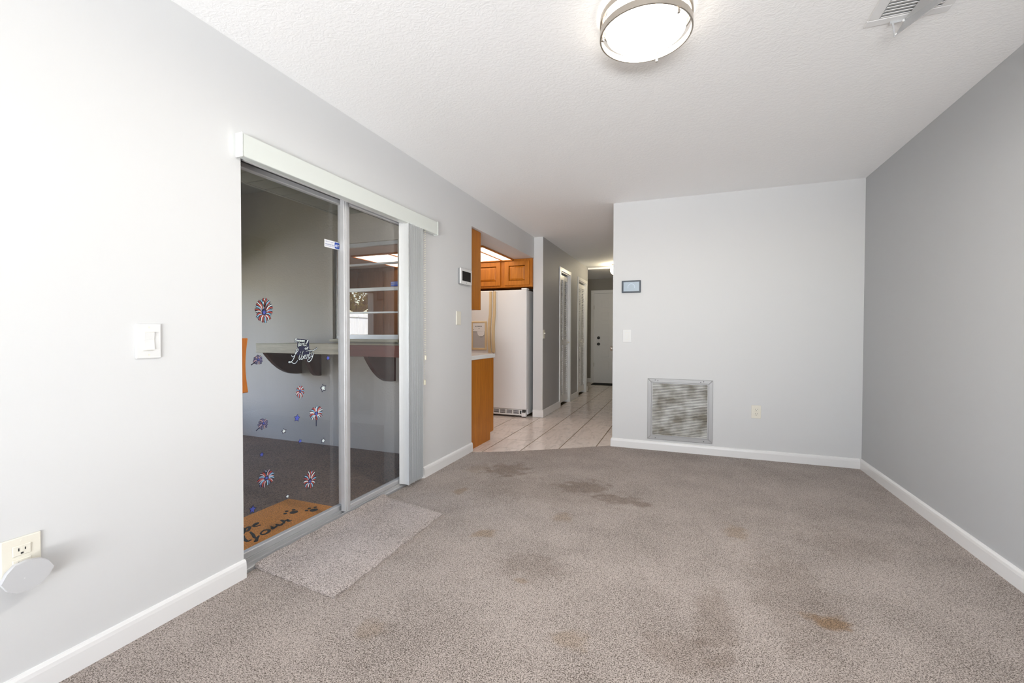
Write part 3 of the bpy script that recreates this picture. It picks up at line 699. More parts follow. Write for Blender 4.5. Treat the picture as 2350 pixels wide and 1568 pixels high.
# ------------------------------------------------------------------ glass decals
GXF = -0.115+0.003
def ribbon(bm, path, w, x0, x1, taper=True):
    """flat calligraphic stroke in the yz plane"""
    P2 = [Vector(p) for p in path]
    sm = []
    n = len(P2)
    for i in range(n-1):           # catmull-rom
        p0, p1, p2, p3 = P2[max(i-1, 0)], P2[i], P2[i+1], P2[min(i+2, n-1)]
        for k in range(4):
            s = k/4; sm.append(0.5*((2*p1)+(p2-p0)*s+(2*p0-5*p1+4*p2-p3)*s*s+(3*p1-p0-3*p2+p3)*s**3))
    sm.append(P2[-1]); n = len(sm)
    L, R = [], []
    for i, p in enumerate(sm):
        d = sm[min(i+1, n-1)]-sm[max(i-1, 0)]
        d = d.normalized() if d.length > 1e-9 else Vector((1, 0)); nn = Vector((-d.y, d.x))
        k = 1.0
        if taper: k = 0.45+0.55*math.sin(math.pi*min(1, max(0, (i+0.6)/(n+0.2))))
        L.append(p+nn*w*k); R.append(p-nn*w*k)
    for i in range(n-1):
        lo = [bm.verts.new((x0, q.x, q.y)) for q in (L[i], L[i+1], R[i+1], R[i])]; hi = [bm.verts.new((x1, q.x, q.y)) for q in (L[i], L[i+1], R[i+1], R[i])]
        bm.faces.new(hi); bm.faces.new(lo[::-1])
        for a in range(4): bm.faces.new((lo[a], lo[(a+1) % 4], hi[(a+1) % 4], hi[a]))
def star_pts(cy_, cz_, r, k=0.45, rot=0.0, sy=1.0):
    return [(cy_+sy*(r if i % 2 == 0 else r*k)*math.sin(math.pi*i/5+rot), cz_+(r if i % 2 == 0 else r*k)*math.cos(math.pi*i/5+rot)) for i in range(10)]
def ell(cy_, cz_, ry, rz, n=20): return [(cy_+ry*math.cos(2*math.pi*k/n), cz_+rz*math.sin(2*math.pi*k/n)) for k in range(n)]
DEC = [('fw', 1.6573, 1.2498, 0.0556, 0.0667), ('fl', 1.6203, 0.9958, 0.0295, 0.0263), ('bs', 2.0944, 0.9829, 0.0159, 0.0144), ('fw2', 1.8837, 0.803, 0.0318, 0.0379), ('ws', 2.0549, 0.8055, 0.0241, 0.0247),
 ('bs', 1.8616, 0.66, 0.0209, 0.0218), ('tail', 1.9999, 0.6483, 0.053, 0.0614), ('fl', 1.6474, 0.6668, 0.0315, 0.0312), ('ws', 1.7744, 0.605, 0.0167, 0.0153), ('bs', 1.8817, 0.5266, 0.0136, 0.0122), ('ws', 2.0529, 0.4904, 0.0172, 0.0169),
 ('bs', 1.6386, 0.5125, 0.0138, 0.0134), ('fwv', 1.6629, 0.3823, 0.0537, 0.045), ('fw3', 1.9518, 0.2887, 0.0481, 0.0542), ('ws', 1.7942, 0.2444, 0.0142, 0.0131), ('bs', 1.5848, 0.2509, 0.0203, 0.0218)]
DLAB = ['largest red white and blue firework sticker high on the glass door', 'small dim purple firework sticker left of the shelf bracket', 'tiny blue star sticker right of the lettering sticker', 'small oval red and blue firework sticker below the lettering',
 'largest white star sticker on the glass door', 'large blue star sticker beside the firework with a stem', 'blue firework sticker with a straight stem below', 'purple firework sticker with a short tail, near the carpet line',
 'white star sticker right of the purple tailed firework', 'tiny blue star sticker on the line between wall and carpet', 'small narrow white star sticker low beside the door stile', 'small blue star sticker seen against the brown carpet',
 'wide pinkish firework sticker low left seen against brown carpet', 'tall red and blue firework sticker low right against brown carpet', 'small white star sticker at the far corner of the doormat', 'large blue star sticker at the left edge of the doormat']
for (k, cy_, cz_, ry, rz), lab in zip(DEC, DLAB):
    cx_ = GXF+0.0005
    rnd = random.Random(int(cy_*1000))
    if k in ('bs', 'ws'):
        t = thing('star_sticker', lab, 'sticker', (cx_, cy_, cz_-rz), 'star stickers on the glass door')
        rot = rnd.uniform(-0.35, 0.35)
        bm = NB(); prism(bm, star_pts(cy_, cz_, rz*1.08, 0.56, rot, ry/rz), 0, GXF+0.0002, GXF+0.0006); obj('outline', bm, 'decal_navy', t)
        bm = NB(); prism(bm, star_pts(cy_, cz_, rz*(0.86 if k == 'bs' else 0.74), 0.5, rot, ry/rz), 0, GXF+0.0007, GXF+0.001); obj('star', bm, 'decal_blue' if k == 'bs' else 'decal_white', t)
        continue
    t = thing('firework_sticker', lab, 'sticker', (cx_, cy_, cz_-rz), 'firework stickers on the glass door')
    oy, oz = {'fw': (0.02, -0.18), 'fw2': (0, 0.15), 'fw3': (-0.02, -0.2), 'tail': (0, 0.22), 'fl': (0.1, 0.1), 'fwv': (0.05, 0.05)}[k]
    c0 = (cy_+oy*ry, cz_+oz*rz)
    nr = {'fw': 26, 'fw2': 18, 'fw3': 20, 'tail': 20, 'fl': 14, 'fwv': 22}[k]
    pal = {'fl': ['decal_purple', 'decal_purple', 'decal_pink'], 'fwv': ['decal_pink', 'decal_sky', 'decal_purple', 'decal_red'], 'tail': ['decal_sky', 'decal_white', 'decal_pink', 'decal_red']}.get(k, ['decal_sky', 'decal_red', 'decal_white', 'decal_red'])
    outl = NB(); cols = {c: NB() for c in set(pal)}
    wr = 0.0030 if k in ('fw', 'fw3', 'fwv', 'tail') else 0.0022
    for i in range(nr):
        a = 2*math.pi*i/nr + rnd.uniform(-0.08, 0.08)
        rr = (0.80+0.2*rnd.random())
        ey = cy_ + ry*rr*math.cos(a); ez = cz_ + rz*rr*math.sin(a)
        if k == 'tail' : ez = cz_ + 0.25*rz + rz*0.72*rr*math.sin(a)
        v = Vector((ey-c0[0], ez-c0[1])); perp = Vector((-v.y, v.x))*0.12*(1 if math.cos(a) > 0 else -1)
        s0 = 0.30
        pth = [Vector(c0)+v*s0, Vector(c0)+v*0.62+perp*0.8, Vector(c0)+v]
        po = [Vector(c0), Vector(c0)+v*0.62+perp*0.8, Vector(c0)+v*1.0]
        ribbon(outl, po, wr*2.0, GXF+0.0001, GXF+0.0004, False)
        ribbon(cols[pal[i % len(pal)]], pth, wr*0.95, GXF+0.0005, GXF+0.0008, True)
    prism(outl, ell(c0[0], c0[1], ry*0.40, rz*0.40), 0, GXF+0.0001, GXF+0.00045)
    if k in ('tail', 'fl'):
        e = (c0[0], cz_-rz*1.0) if k == 'tail' else (cy_-ry*1.25, cz_-rz*0.85)
        ribbon(outl, [c0, ((c0[0]+e[0])/2, (c0[1]+e[1])/2), e], wr*1.2, GXF+0.0001, GXF+0.0004, False)
    obj('outline', outl, 'decal_navy', t)
    for c, b_ in cols.items(): obj('streaks', b_, c, t)
    bm = NB(); prism(bm, star_pts(c0[0], c0[1], rz*(0.2 if k != 'fl' else 0.24), 0.5, 0, ry/rz), 0, GXF+0.0009, GXF+0.0012); obj('star', bm, 'decal_blue', t)
LIB = [[(1.8269, 1.0131), (1.8324, 1.0022), (1.8436, 1.0063), (1.8607, 1.024), (1.873, 1.039), (1.8704, 1.0453), (1.8608, 1.0379), (1.8474, 1.0046), (1.8341, 0.9838), (1.8192, 0.9725), (1.8082, 0.9726), (1.8101, 0.9776), (1.8229, 0.9753), (1.8414, 0.9657), (1.8565, 0.9687), (1.868, 0.982)], [(1.8856, 1.0168), (1.8777, 0.9939), (1.8815, 0.9843), (1.8893, 0.9917)], [(1.8876, 1.0251), (1.8899, 1.0282)], [(1.9071, 1.0332), (1.8972, 1.0085), (1.8912, 0.9885), (1.9009, 0.9864), (1.9096, 0.9985), (1.9022, 1.0045)], [(1.9128, 0.9946), (1.9247, 1.0025), (1.9208, 1.009), (1.9128, 1.0), (1.9155, 0.9888), (1.9267, 0.993)], [(1.9308, 1.0102), (1.9355, 1.002), (1.9286, 0.9865)], [(1.9327, 1.0006), (1.9408, 1.0113), (1.946, 1.0047)], [(1.9584, 1.0346), (1.9468, 0.9999), (1.9508, 0.9902), (1.961, 0.9977)], [(1.9269, 1.0293), (1.9511, 1.0332), (1.9798, 1.0322), (2.0092, 1.0465)], [(1.9715, 1.0213), (1.9631, 1.0024), (1.9713, 0.9972), (1.9839, 1.0224), (1.9712, 0.9892), (1.9547, 0.9708), (1.9405, 0.9716), (1.9386, 0.9813), (1.9508, 0.9876)], [(1.8811, 1.0853), (1.8724, 1.0622), (1.8782, 1.0606)], [(1.8918, 1.0749), (1.8833, 1.0744), (1.8801, 1.0636), (1.8871, 1.0634), (1.8938, 1.0758), (1.8905, 1.0612)], [(1.9016, 1.0756), (1.8964, 1.0601), (1.8988, 1.0679), (1.9074, 1.0755), (1.9102, 1.0723), (1.9062, 1.0608)], [(1.9264, 1.0736), (1.9161, 1.0722), (1.9133, 1.0628), (1.9232, 1.0635), (1.9426, 1.0898), (1.9386, 1.0917), (1.9312, 1.0766), (1.9263, 1.0616), (1.9343, 1.0601)]]
LBACK = [(1.8688, 1.0932), (1.9274, 1.0956), (1.9495, 1.0922), (1.9511, 1.0412), (1.9798, 1.0306), (1.9428, 1.0128), (1.8759, 1.0064), (1.8606, 1.0101), (1.8723, 1.0437), (1.8648, 1.0593)]
def text_mesh(body, size, bold=0.0, shear=0.0, width=None):
    cu = bpy.data.curves.new('lettering', 'FONT'); cu.body = body; cu.size = size; cu.offset = bold; cu.shear = shear; cu.resolution_u = 3
    o = bpy.data.objects.new('lettering', cu); C.objects.link(o)
    dg = bpy.context.evaluated_depsgraph_get(); me = bpy.data.meshes.new_from_object(o.evaluated_get(dg))
    bm = bmesh.new(); bm.from_mesh(me)
    bpy.data.objects.remove(o); bpy.data.curves.remove(cu); bpy.data.meshes.remove(me)
    if width and bm.verts:
        xs = [v.co.x for v in bm.verts]; k = width/(max(xs)-min(xs)); x0 = min(xs)
        for v in bm.verts: v.co.x = (v.co.x-x0)*k
    return bm
def text_part(parent, body, y0, z0, hgt, width, x, m, slope=0.0, bold=0.0, shear=0.0, name='lettering'):
    bm = text_mesh(body, hgt*1.4, bold, shear, width)
    r = bmesh.ops.extrude_face_region(bm, geom=bm.faces[:])
    for v in r['geom']:
        if isinstance(v, bmesh.types.BMVert): v.co.z += 0.0003
    for v in bm.verts:
        u, w_, d = v.co; v.co = Vector((x+d, y0+u, z0+w_+slope*u))
    bmesh.ops.recalc_face_normals(bm, faces=bm.faces[:])
    return obj(name, bm, m, parent)
t = thing('lettering_sticker', 'dark lettering sticker reading Sweet land of Liberty on the glass door', 'sticker', (GXF, 1.9, 0.965))
bm = NB(); prism(bm, LBACK, 0, GXF+0.0001, GXF+0.0004)
for s in LIB: ribbon(bm, s, 0.0044, GXF+0.0001, GXF+0.0004, False)
ribbon(bm, [(1.850, 1.094), (1.884, 1.092), (1.922, 1.0885)], 0.0095, GXF+0.0001, GXF+0.0004, False)
obj('backing', bm, 'decal_navy', t)
bm = NB()
for s in LIB: ribbon(bm, s, 0.0017, GXF+0.0006, GXF+0.0009)
obj('lettering', bm, 'decal_white', t)
text_part(t, 'Sweet', 1.852, 1.0875, 0.0165, 0.068, GXF+0.0006, 'decal_white', -0.09, 0.0006)
text_part(t, 'of', 1.918, 1.0395, 0.0165, 0.027, GXF+0.0006, 'decal_white', 0, 0.0004)
# security sticker
t = thing('security_sticker', 'white and blue rectangular security sticker on the glass door stile', 'sticker', (GXF, 2.14, 1.6))
bm = NB(); box(bm, GXF+0.0001, GXF+0.0005, 2.070, 2.196, 1.650, 1.696, 0, 1); obj('sheet', bm, 'sticker_white', t)
bm = NB(); prism(bm, [(2.157, 1.655), (2.189, 1.655), (2.193, 1.659), (2.193, 1.688), (2.189, 1.692), (2.157, 1.692), (2.153, 1.688), (2.153, 1.659)], 0, GXF+0.0005, GXF+0.0007); obj('logo_field', bm, 'sticker_blue', t)
text_part(t, 'ADT', 2.1545, 1.665, 0.016, 0.037, GXF+0.0008, 'sticker_white', 0, 0.0008, 0.25)
text_part(t, '1-800-ADT-ASAP', 2.076, 1.6825, 0.0065, 0.066, GXF+0.0006, 'sticker_text')
text_part(t, 'secured by', 2.076, 1.666, 0.0105, 0.070, GXF+0.0006, 'sticker_text', 0, 0.0003)
bm = NB(); box(bm, GXF+0.0005, GXF+0.0007, 2.076, 2.146, 1.6585, 1.6605); obj('rule', bm, 'sticker_text', t)

# ------------------------------------------------------------------ porch: shelf, brackets, doormat
t = thing('bar_shelf', 'weathered wooden bar shelf below the kitchen window on the porch', 'shelf', (-1.15, 3.42, 0.93))
bm = NB(); box(bm, -2.08, -0.16, 3.225, YK, 0.985, 1.03, 0.003, 1); obj('shelf_board', bm, 'buff', t)
bm = NB(); box(bm, -2.083, -1.0, 3.197, 3.225, 0.938, 1.034, 0.003, 1); obj('front_board', bm, 'buff', t)  # paler front board on the left part, reddish brown one on the right
bm = NB(); box(bm, -1.0, -0.16, 3.197, 3.225, 0.925, 1.028, 0.003, 1); o = obj('front_board', bm, 'redwood_face', t); o['label'] = 'reddish brown front board'
def corbel(x, depth, hgt, th, ztop=0.984):
    pr = [(YK, ztop), (YK, ztop-hgt), ]
    for k in range(13):
        s = k/12
        y = YK - 0.03 - (depth-0.03)*s
        z = ztop - hgt + (hgt-0.05)*(s**2.2)
        if 0.25 < s < 0.5: z += 0.0
        pr.append((y, z))
    pr.append((YK-depth, ztop))
    bm = NB(); prism(bm, pr, 0, x-th/2, x+th/2)
    obj('bracket', bm, 'redwood', t)
corbel(-1.98, 0.44, 0.285, 0.05); corbel(-1.71, 0.20, 0.30, 0.05); corbel(-0.77, 0.42, 0.32, 0.05)
t = thing('doormat', 'brown coir doormat with black lettering and paw prints on the porch', 'doormat', (-0.48, 1.95, -0.05))
MZ = -0.035
bm = NB(); box(bm, -0.70, -0.24, 1.57, 2.335, -0.05, MZ, 0.003, 1); obj('coir_pad', bm, 'coir', t)
MTS = [[(-0.462, 1.806), (-0.422, 1.778), (-0.378, 1.764), (-0.376, 1.785)], [(-0.47, 1.853), (-0.425, 1.835), (-0.39, 1.815), (-0.367, 1.809)], [(-0.38, 1.838), (-0.359, 1.808), (-0.332, 1.781), (-0.349, 1.783)], [(-0.398, 1.861), (-0.414, 1.895), (-0.399, 1.911), (-0.378, 1.904), (-0.365, 1.874), (-0.374, 1.855), (-0.398, 1.861)], [(-0.421, 1.95), (-0.396, 1.944), (-0.386, 1.93), (-0.389, 1.958), (-0.409, 1.988)], [(-0.423, 1.988), (-0.394, 1.983), (-0.382, 1.993), (-0.395, 2.01)], [(-0.445, 2.041), (-0.422, 2.039), (-0.383, 2.014)], [(-0.404, 2.034), (-0.41, 2.06), (-0.384, 2.048), (-0.376, 2.062)], [(-0.568, 1.882), (-0.54, 1.872), (-0.542, 1.898), (-0.525, 1.894), (-0.497, 1.858), (-0.521, 1.848), (-0.531, 1.87), (-0.477, 1.815)], [(-0.535, 1.911), (-0.528, 1.93), (-0.53, 1.946), (-0.539, 1.959), (-0.542, 1.941), (-0.521, 1.917), (-0.503, 1.924), (-0.498, 1.947)]]
bm = NB()
for s in MTS:
    ribbon(bm, s, 0.0085, 0.0001, 0.0014)
for v in bm.verts:
    d, u, w_ = v.co; v.co = Vector((u, w_, MZ+d))
obj('lettering', bm, 'mat_text_black', t)
for pad, toes in (((-0.468, 2.164), [(-0.523, 2.158), (-0.501, 2.126), (-0.501, 2.192)]), ((-0.374, 2.237), [(-0.412, 2.214), (-0.423, 2.248), (-0.402, 2.278)])):
    bm = NB(); prism(bm, [(p[0], p[1]) for p in ell(pad[0], pad[1], 0.024, 0.026)], 2, MZ+0.0001, MZ+0.0014)
    for q in toes: prism(bm, ell(q[0], q[1], 0.012, 0.011, 14), 2, MZ+0.0001, MZ+0.0014)
    obj('paw_print', bm, 'mat_text_black', t)

# ------------------------------------------------------------------ kitchen window (seen from the porch)
kw = struct_empty('window_1', (-1.125, 3.70, KWZ0), 'aluminium kitchen window above the bar shelf')
wx0, wx1 = KWX0, KWX1
bm = NB(); f = 0.035
box(bm, wx0, wx0+f, 3.68, 3.75, KWZ0, KWZ1); box(bm, wx1-f*0.5, wx1, 3.68, 3.75, KWZ0, KWZ1); box(bm, wx0+f, wx1-f*0.5, 3.68, 3.75, KWZ1-0.03, KWZ1); box(bm, wx0+f, wx1-f*0.5, 3.68, 3.75, KWZ0, KWZ0+0.03)
obj('window_frame', bm, 'aluminium', kw)
bm = NB(); box(bm, wx0-0.02, wx1+0.02, YK-0.03, YK+0.04, KWZ0-0.03, KWZ0-0.001, 0.003, 1); obj('window_sill', bm, 'buff', kw)
bars = [(1.105, 0.03), (1.345, 0.017), (1.58, 0.036), (1.838, 0.018), (2.03, 0.022)]
for z, hh in bars:
    bm = NB(); box(bm, wx0+f, wx1-f*0.5, 3.685, 3.725, z-hh/2, z+hh/2, 0.002, 1); obj('sash_bar', bm, 'aluminium', kw)
for (za, ha), (zb, hb) in zip(bars, bars[1:]):
    bm = NB(); box(bm, wx0+f, wx1-f*0.5, 3.704, 3.709, za+ha/2, zb-hb/2); obj('pane', bm, 'kitchen_pane', kw)
t = thing('window_sticker', 'small blue security sticker on the kitchen window pane', 'sticker', (-0.79, 3.703, 1.6))
bm = NB(); box(bm, -0.84, -0.745, 3.7035, 3.7039, 1.604, 1.650); obj('sheet', bm, 'sticker_blue', t)
bm = NB(); box(bm, -0.835, -0.75, 3.7030, 3.7034, 1.622, 1.630); box(bm, -0.835, -0.75, 3.7030, 3.7034, 1.640, 1.646); obj('print', bm, 'sticker_text', t)

# ------------------------------------------------------------------ kitchen cabinets
def raised_door(parent, x0, x1, y, z0, z1, name='cabinet_door', m='oak', d=-1):
    """frame and raised panel door on a face at y looking towards -y"""
    rail = 0.062
    o = None
    bm = NB(); box(bm, x0, x0+rail, y-0.02, y, z0, z1, 0.002, 1); box(bm, x1-rail, x1, y-0.02, y, z0, z1, 0.002, 1)
    box(bm, x0+rail, x1-rail, y-0.02, y, z0, z0+rail, 0.002, 1); box(bm, x0+rail, x1-rail, y-0.02, y, z1-rail, z1, 0.002, 1)
    o = obj(name, bm, m, parent)
    bm = NB()
    a = [(x0+rail, z0+rail), (x1-rail, z0+rail), (x1-rail, z1-rail), (x0+rail, z1-rail)]
    s1, s2 = 0.006, 0.030
    def ring(s, yy): return [bm.verts.new((px+(s if i in (0, 3) else -s), yy, pz+(s if i in (0, 1) else -s))) for i, (px, pz) in enumerate(a)]
    rs = [ring(0, y-0.006), ring(s1, y-0.006), ring(s2, y-0.017)]
    for p, q in zip(rs, rs[1:]):
        for i in range(4): bm.faces.new((p[i], p[(i+1) % 4], q[(i+1) % 4], q[i]))
    bm.faces.new(rs[-1]); bm.faces.new(rs[0][::-1]); bmesh.ops.recalc_face_normals(bm, faces=bm.faces[:])
    obj('panel', bm, m, o)
    return o
CF = 5.70
t = thing('wall_cabinet', 'honey oak cabinet with two raised panel doors above the refrigerator', 'cabinet', (-0.5, 5.85, 1.77))
bm = NB(); box(bm, -0.99, -0.016, CF+0.002, 6.05, 1.775, KZ-0.002); obj('body', bm, 'oak', t)
raised_door(t, -0.975, -0.478, CF+0.001, 1.80, 2.128); raised_door(t, -0.415, -0.055, CF+0.001, 1.80, 2.128)
t = thing('wall_cabinet', 'honey oak wall cabinet seen end on beside the kitchen opening', 'cabinet', (-0.35, 3.98, 1.375))
bm = NB(); box(bm, -0.69, -0.032, KY0+0.003, 4.078, 1.372, KZ-0.003); obj('body', bm, 'oak', t)
bm = NB(); box(bm, -0.69, -0.034, 4.078, 4.098, 1.372, KZ-0.003, 0.002, 1); obj('face_frame', bm, 'oak', t)
bm = NB(); box(bm, -0.36, -0.06, 4.098, 4.116, 1.40, 2.13, 0.003, 1); obj('cabinet_door', bm, 'oak', t)
bm = NB(); box(bm, -0.67, -0.37, 4.098, 4.116, 1.40, 2.13, 0.003, 1); obj('cabinet_door', bm, 'oak', t)
t = thing('base_cabinet', 'honey oak base cabinet seen end on under the white counter', 'cabinet', (-1.3, 4.12, 0))
bm = NB(); prism(bm, [(3.824, -0.005), (4.335, -0.005), (4.335, 0.075), (4.405, 0.075), (4.405, 0.872), (3.824, 0.872)], 0, -2.6, -0.032); obj('body', bm, 'oak', t)
bm = NB(); box(bm, -2.6, -0.034, 4.405, 4.428, 0.075, 0.872, 0.002, 1); obj('face_frame', bm, 'oak', t)
bm = NB(); box(bm, -2.6, -0.04, 4.3355, 4.338, -0.004, 0.074); obj('toe_kick', bm, 'slot_dark', t)
for k in range(4):
    x1 = -0.06-k*0.63
    bm = NB(); box(bm, x1-0.57, x1, 4.428, 4.447, 0.11, 0.66, 0.003, 1); obj('cabinet_door', bm, 'oak', t)
    bm = NB(); box(bm, x1-0.57, x1, 4.428, 4.447, 0.69, 0.85, 0.003, 1); obj('drawer', bm, 'oak', t)
bm = NB(); box(bm, -2.6, -0.022, KY0-0.0-0.0+0.002, 4.45, 0.874, 0.916, 0.004, 2); box(bm, -2.6, -0.16, 3.802, 3.82, 0.9, 1.02)
o = obj('countertop', bm, 'counter_white', None, origin=(-1.3, 4.12, 0.874)); tag(o, 'white laminate kitchen counter on the oak base cabinet', 'countertop')
t = thing('pantry_cabinet', 'tall oak pantry seen dimly through the kitchen window', 'cabinet', (-2.1, 5.9, 0))
bm = NB(); box(bm, -3.4, -1.02, CF+0.002, 6.38, -0.005, KZ-0.002); obj('body', bm, 'oak_shaded', t)
for k in range(5):
    x0 = -3.38+k*0.475
    bm = NB(); box(bm, x0, x0+0.455, CF-0.018, CF+0.002, 0.12, 2.1, 0.003, 1); obj('cabinet_door', bm, 'oak_shaded', t)
# kitchen light box
t = thing('kitchen_light', 'glowing fluorescent light panels with oak strips on the kitchen ceiling', 'ceiling light', (-1.2, 5.0, KZ))
KX0, KX1, KYa, KYb = -2.2, -0.29, 4.70, 5.695
xs = [KX0, -1.62, -1.04, -0.445, KX1]
for a, b2 in zip(xs, xs[1:]):
    bm = NB(); box(bm, a+0.006, b2-0.006, KYa+0.01, KYb-0.02, KZ-0.012, KZ-0.002); obj('diffuser', bm, 'panel_glow', t)
for a in xs:
    bm = NB(); box(bm, a-0.008, a+0.008, KYa, KYb, KZ-0.022, KZ-0.001, 0.002, 1); obj('strip', bm, 'oak', t)
bm = NB(); box(bm, KX0, KX1, KYb-0.03, KYb, KZ-0.026, KZ-0.001, 0.002, 1); obj('strip', bm, 'oak', t)
bm = NB(); box(bm, KX0, KX1, KYa-0.01, KYa+0.012, KZ-0.022, KZ-0.001, 0.002, 1); obj('strip', bm, 'oak', t)

# ------------------------------------------------------------------ refrigerator
FX0, FX1, FXS, FY = -0.975, -0.068, -0.560, 5.62
t = thing('refrigerator', 'white side by side refrigerator with tan handles and ice dispenser', 'refrigerator', (-0.52, 5.95, 0))
bm = NB(); box(bm, FX0+0.004, FX1-0.004, FY+0.075, 6.33, 0.03, 1.725, 0.006, 2); obj('body', bm, 'fridge_white', t)
bm = NB(); box(bm, FXS+0.004, FX1, FY, FY+0.07, 0.105, 1.728, 0.012, 3); obj('door', bm, 'fridge_white', t)
bm = NB(); ld = box(bm, FX0, FXS-0.004, FY, FY+0.07, 0.105, 1.728, 0.012, 3); ldo = obj('door', bm, 'fridge_white', t)
# handles: long tan trims that bow out near the middle
def handle(x, side):
    prof = [(1.715, 0.010, 0.0), (1.55, 0.011, 0.0), (1.40, 0.012, -0.004*side), (1.32, 0.018, -0.012*side), (1.20, 0.026, -0.018*side), (1.05, 0.028, -0.018*side), (0.93, 0.024, -0.013*side), (0.87, 0.016, -0.010*side)]
    bm = NB(); rings = []
    w = 0.020
    for z, d, dx in prof:
        xx = x+dx
        rings.append([bm.verts.new(q) for q in ((xx-w, FY+0.001, z), (xx-w, FY-d, z), (xx-w*0.55, FY-d-0.008, z), (xx+w*0.55, FY-d-0.008, z), (xx+w, FY-d, z), (xx+w, FY+0.001, z))])
    for a, b2 in zip(rings, rings[1:]):
        for k in range(6): bm.faces.new((a[k], a[(k+1) % 6], b2[(k+1) % 6], b2[k]))
    bm.faces.new(rings[0]); bm.faces.new(rings[-1][::-1]); bmesh.ops.recalc_face_normals(bm, faces=bm.faces[:])
    o = obj('handle', bm, 'fridge_tan', t); o['label'] = 'tan plastic handle'
    bm = NB(); box(bm, x+0.023*1-0.0, x+0.036, FY-0.012, FY+0.002, 1.31, 1.715, 0.004, 1); obj('handle_trim', bm, 'fridge_white', t)
handle(FXS-0.033, 1); handle(FXS+0.027, 1)
# dispenser
dx0, dx1, dz0, dz1 = -0.893, -0.652, 0.905, 1.305
bm = NB(); bw = 0.028
box(bm, dx0, dx0+bw, FY-0.012, FY+0.001, dz0, dz1, 0.003, 1); box(bm, dx1-bw, dx1, FY-0.012, FY+0.001, dz0, dz1, 0.003, 1); box(bm, dx0+bw, dx1-bw, FY-0.012, FY+0.001, dz0, dz0+bw, 0.003, 1); box(bm, dx0+bw, dx1-bw, FY-0.012, FY+0.001, dz1-bw*0.8, dz1, 0.003, 1)
d1 = obj('dispenser_bezel', bm, 'fridge_tan', t); d1['label'] = 'tan frame around the ice dispenser'
bm = NB(); box(bm, dx0+bw, dx1-bw, FY-0.009, FY, 1.165, dz1-bw*0.8, 0.002, 1); dp = obj('control_panel', bm, 'fridge_white', t)
bm = NB()
for k in range(5): box(bm, -0.825+k*0.021, -0.811+k*0.021, FY-0.0105, FY-0.0088, 1.228, 1.244, 0.002, 1)
prism(bm, ell(-0.768, 1.205, 0.007, 0.007, 12), 1, FY-0.0105, FY-0.0088)
box(bm, -0.858, -0.848, FY-0.0105, FY-0.0088, 1.185, 1.195)
obj('buttons', bm, 'plastic_grey', dp)
bm = NB(); box(bm, dx0+bw, dx1-bw, FY-0.002, FY+0.0005, dz0+bw, 1.165); obj('recess', bm, 'clear_plastic', t)
bm = NB(); prism(bm, [(-0.80, 1.165), (-0.685, 1.165), (-0.69, 1.12), (-0.72, 1.095), (-0.765, 1.095), (-0.79, 1.125)], 1, FY-0.008, FY-0.0015); obj('paddle', bm, 'fridge_white', t)
# base grille with openings, foot and hinge
bm = NB(); box(bm, FX0+0.02, FX1-0.095, FY+0.028, FY+0.05, 0.028, 0.098); obj('toe_grille_back', bm, 'slot_dark', t)
bm = NB(); box(bm, FX0+0.01, FX1-0.06, FY+0.012, FY+0.03, 0.022, 0.042, 0.003, 1); box(bm, FX0+0.01, FX1-0.06, FY+0.012, FY+0.03, 0.090, 0.100)
x = FX0+0.01
while x < FX1-0.1:
    box(bm, x, x+0.014, FY+0.012, FY+0.03, 0.04, 0.092); x += 0.098
for z in (0.052, 0.064, 0.076): box(bm, FX0+0.02, FX1-0.1, FY+0.02, FY+0.03, z, z+0.004)
obj('toe_grille', bm, 'fridge_white', t)
bm = NB(); box(bm, FX1-0.075, FX1-0.01, FY+0.004, FY+0.06, 0.006, 0.072, 0.012, 2); obj('roller_cover', bm, 'fridge_white', t)
bm = NB(); box(bm, FX1-0.06, FX1-0.018, FY+0.002, FY+0.03, 0.066, 0.098); obj('hinge', bm, 'dark_metal', t)
bm = NB(); tube(bm, [(FX0+0.08, 6.2, -0.0045), (FX0+0.08, 6.2, 0.035)], 0.02, 12); tube(bm, [(FX1-0.08, 6.2, -0.0045), (FX1-0.08, 6.2, 0.035)], 0.02, 12); tube(bm, [(FX1-0.045, FY+0.04, -0.0045), (FX1-0.045, FY+0.04, 0.012)], 0.02, 12); tube(bm, [(FX0+0.06, FY+0.06, -0.0045), (FX0+0.06, FY+0.06, 0.035)], 0.02, 12); obj('feet', bm, 'dark_metal', t)
bm = NB(); box(bm, FX1-0.085, FX1-0.005, FY+0.02, FY+0.12, 1.7285, 1.752, 0.008, 2); obj('hinge_cover', bm, 'fridge_white', t)

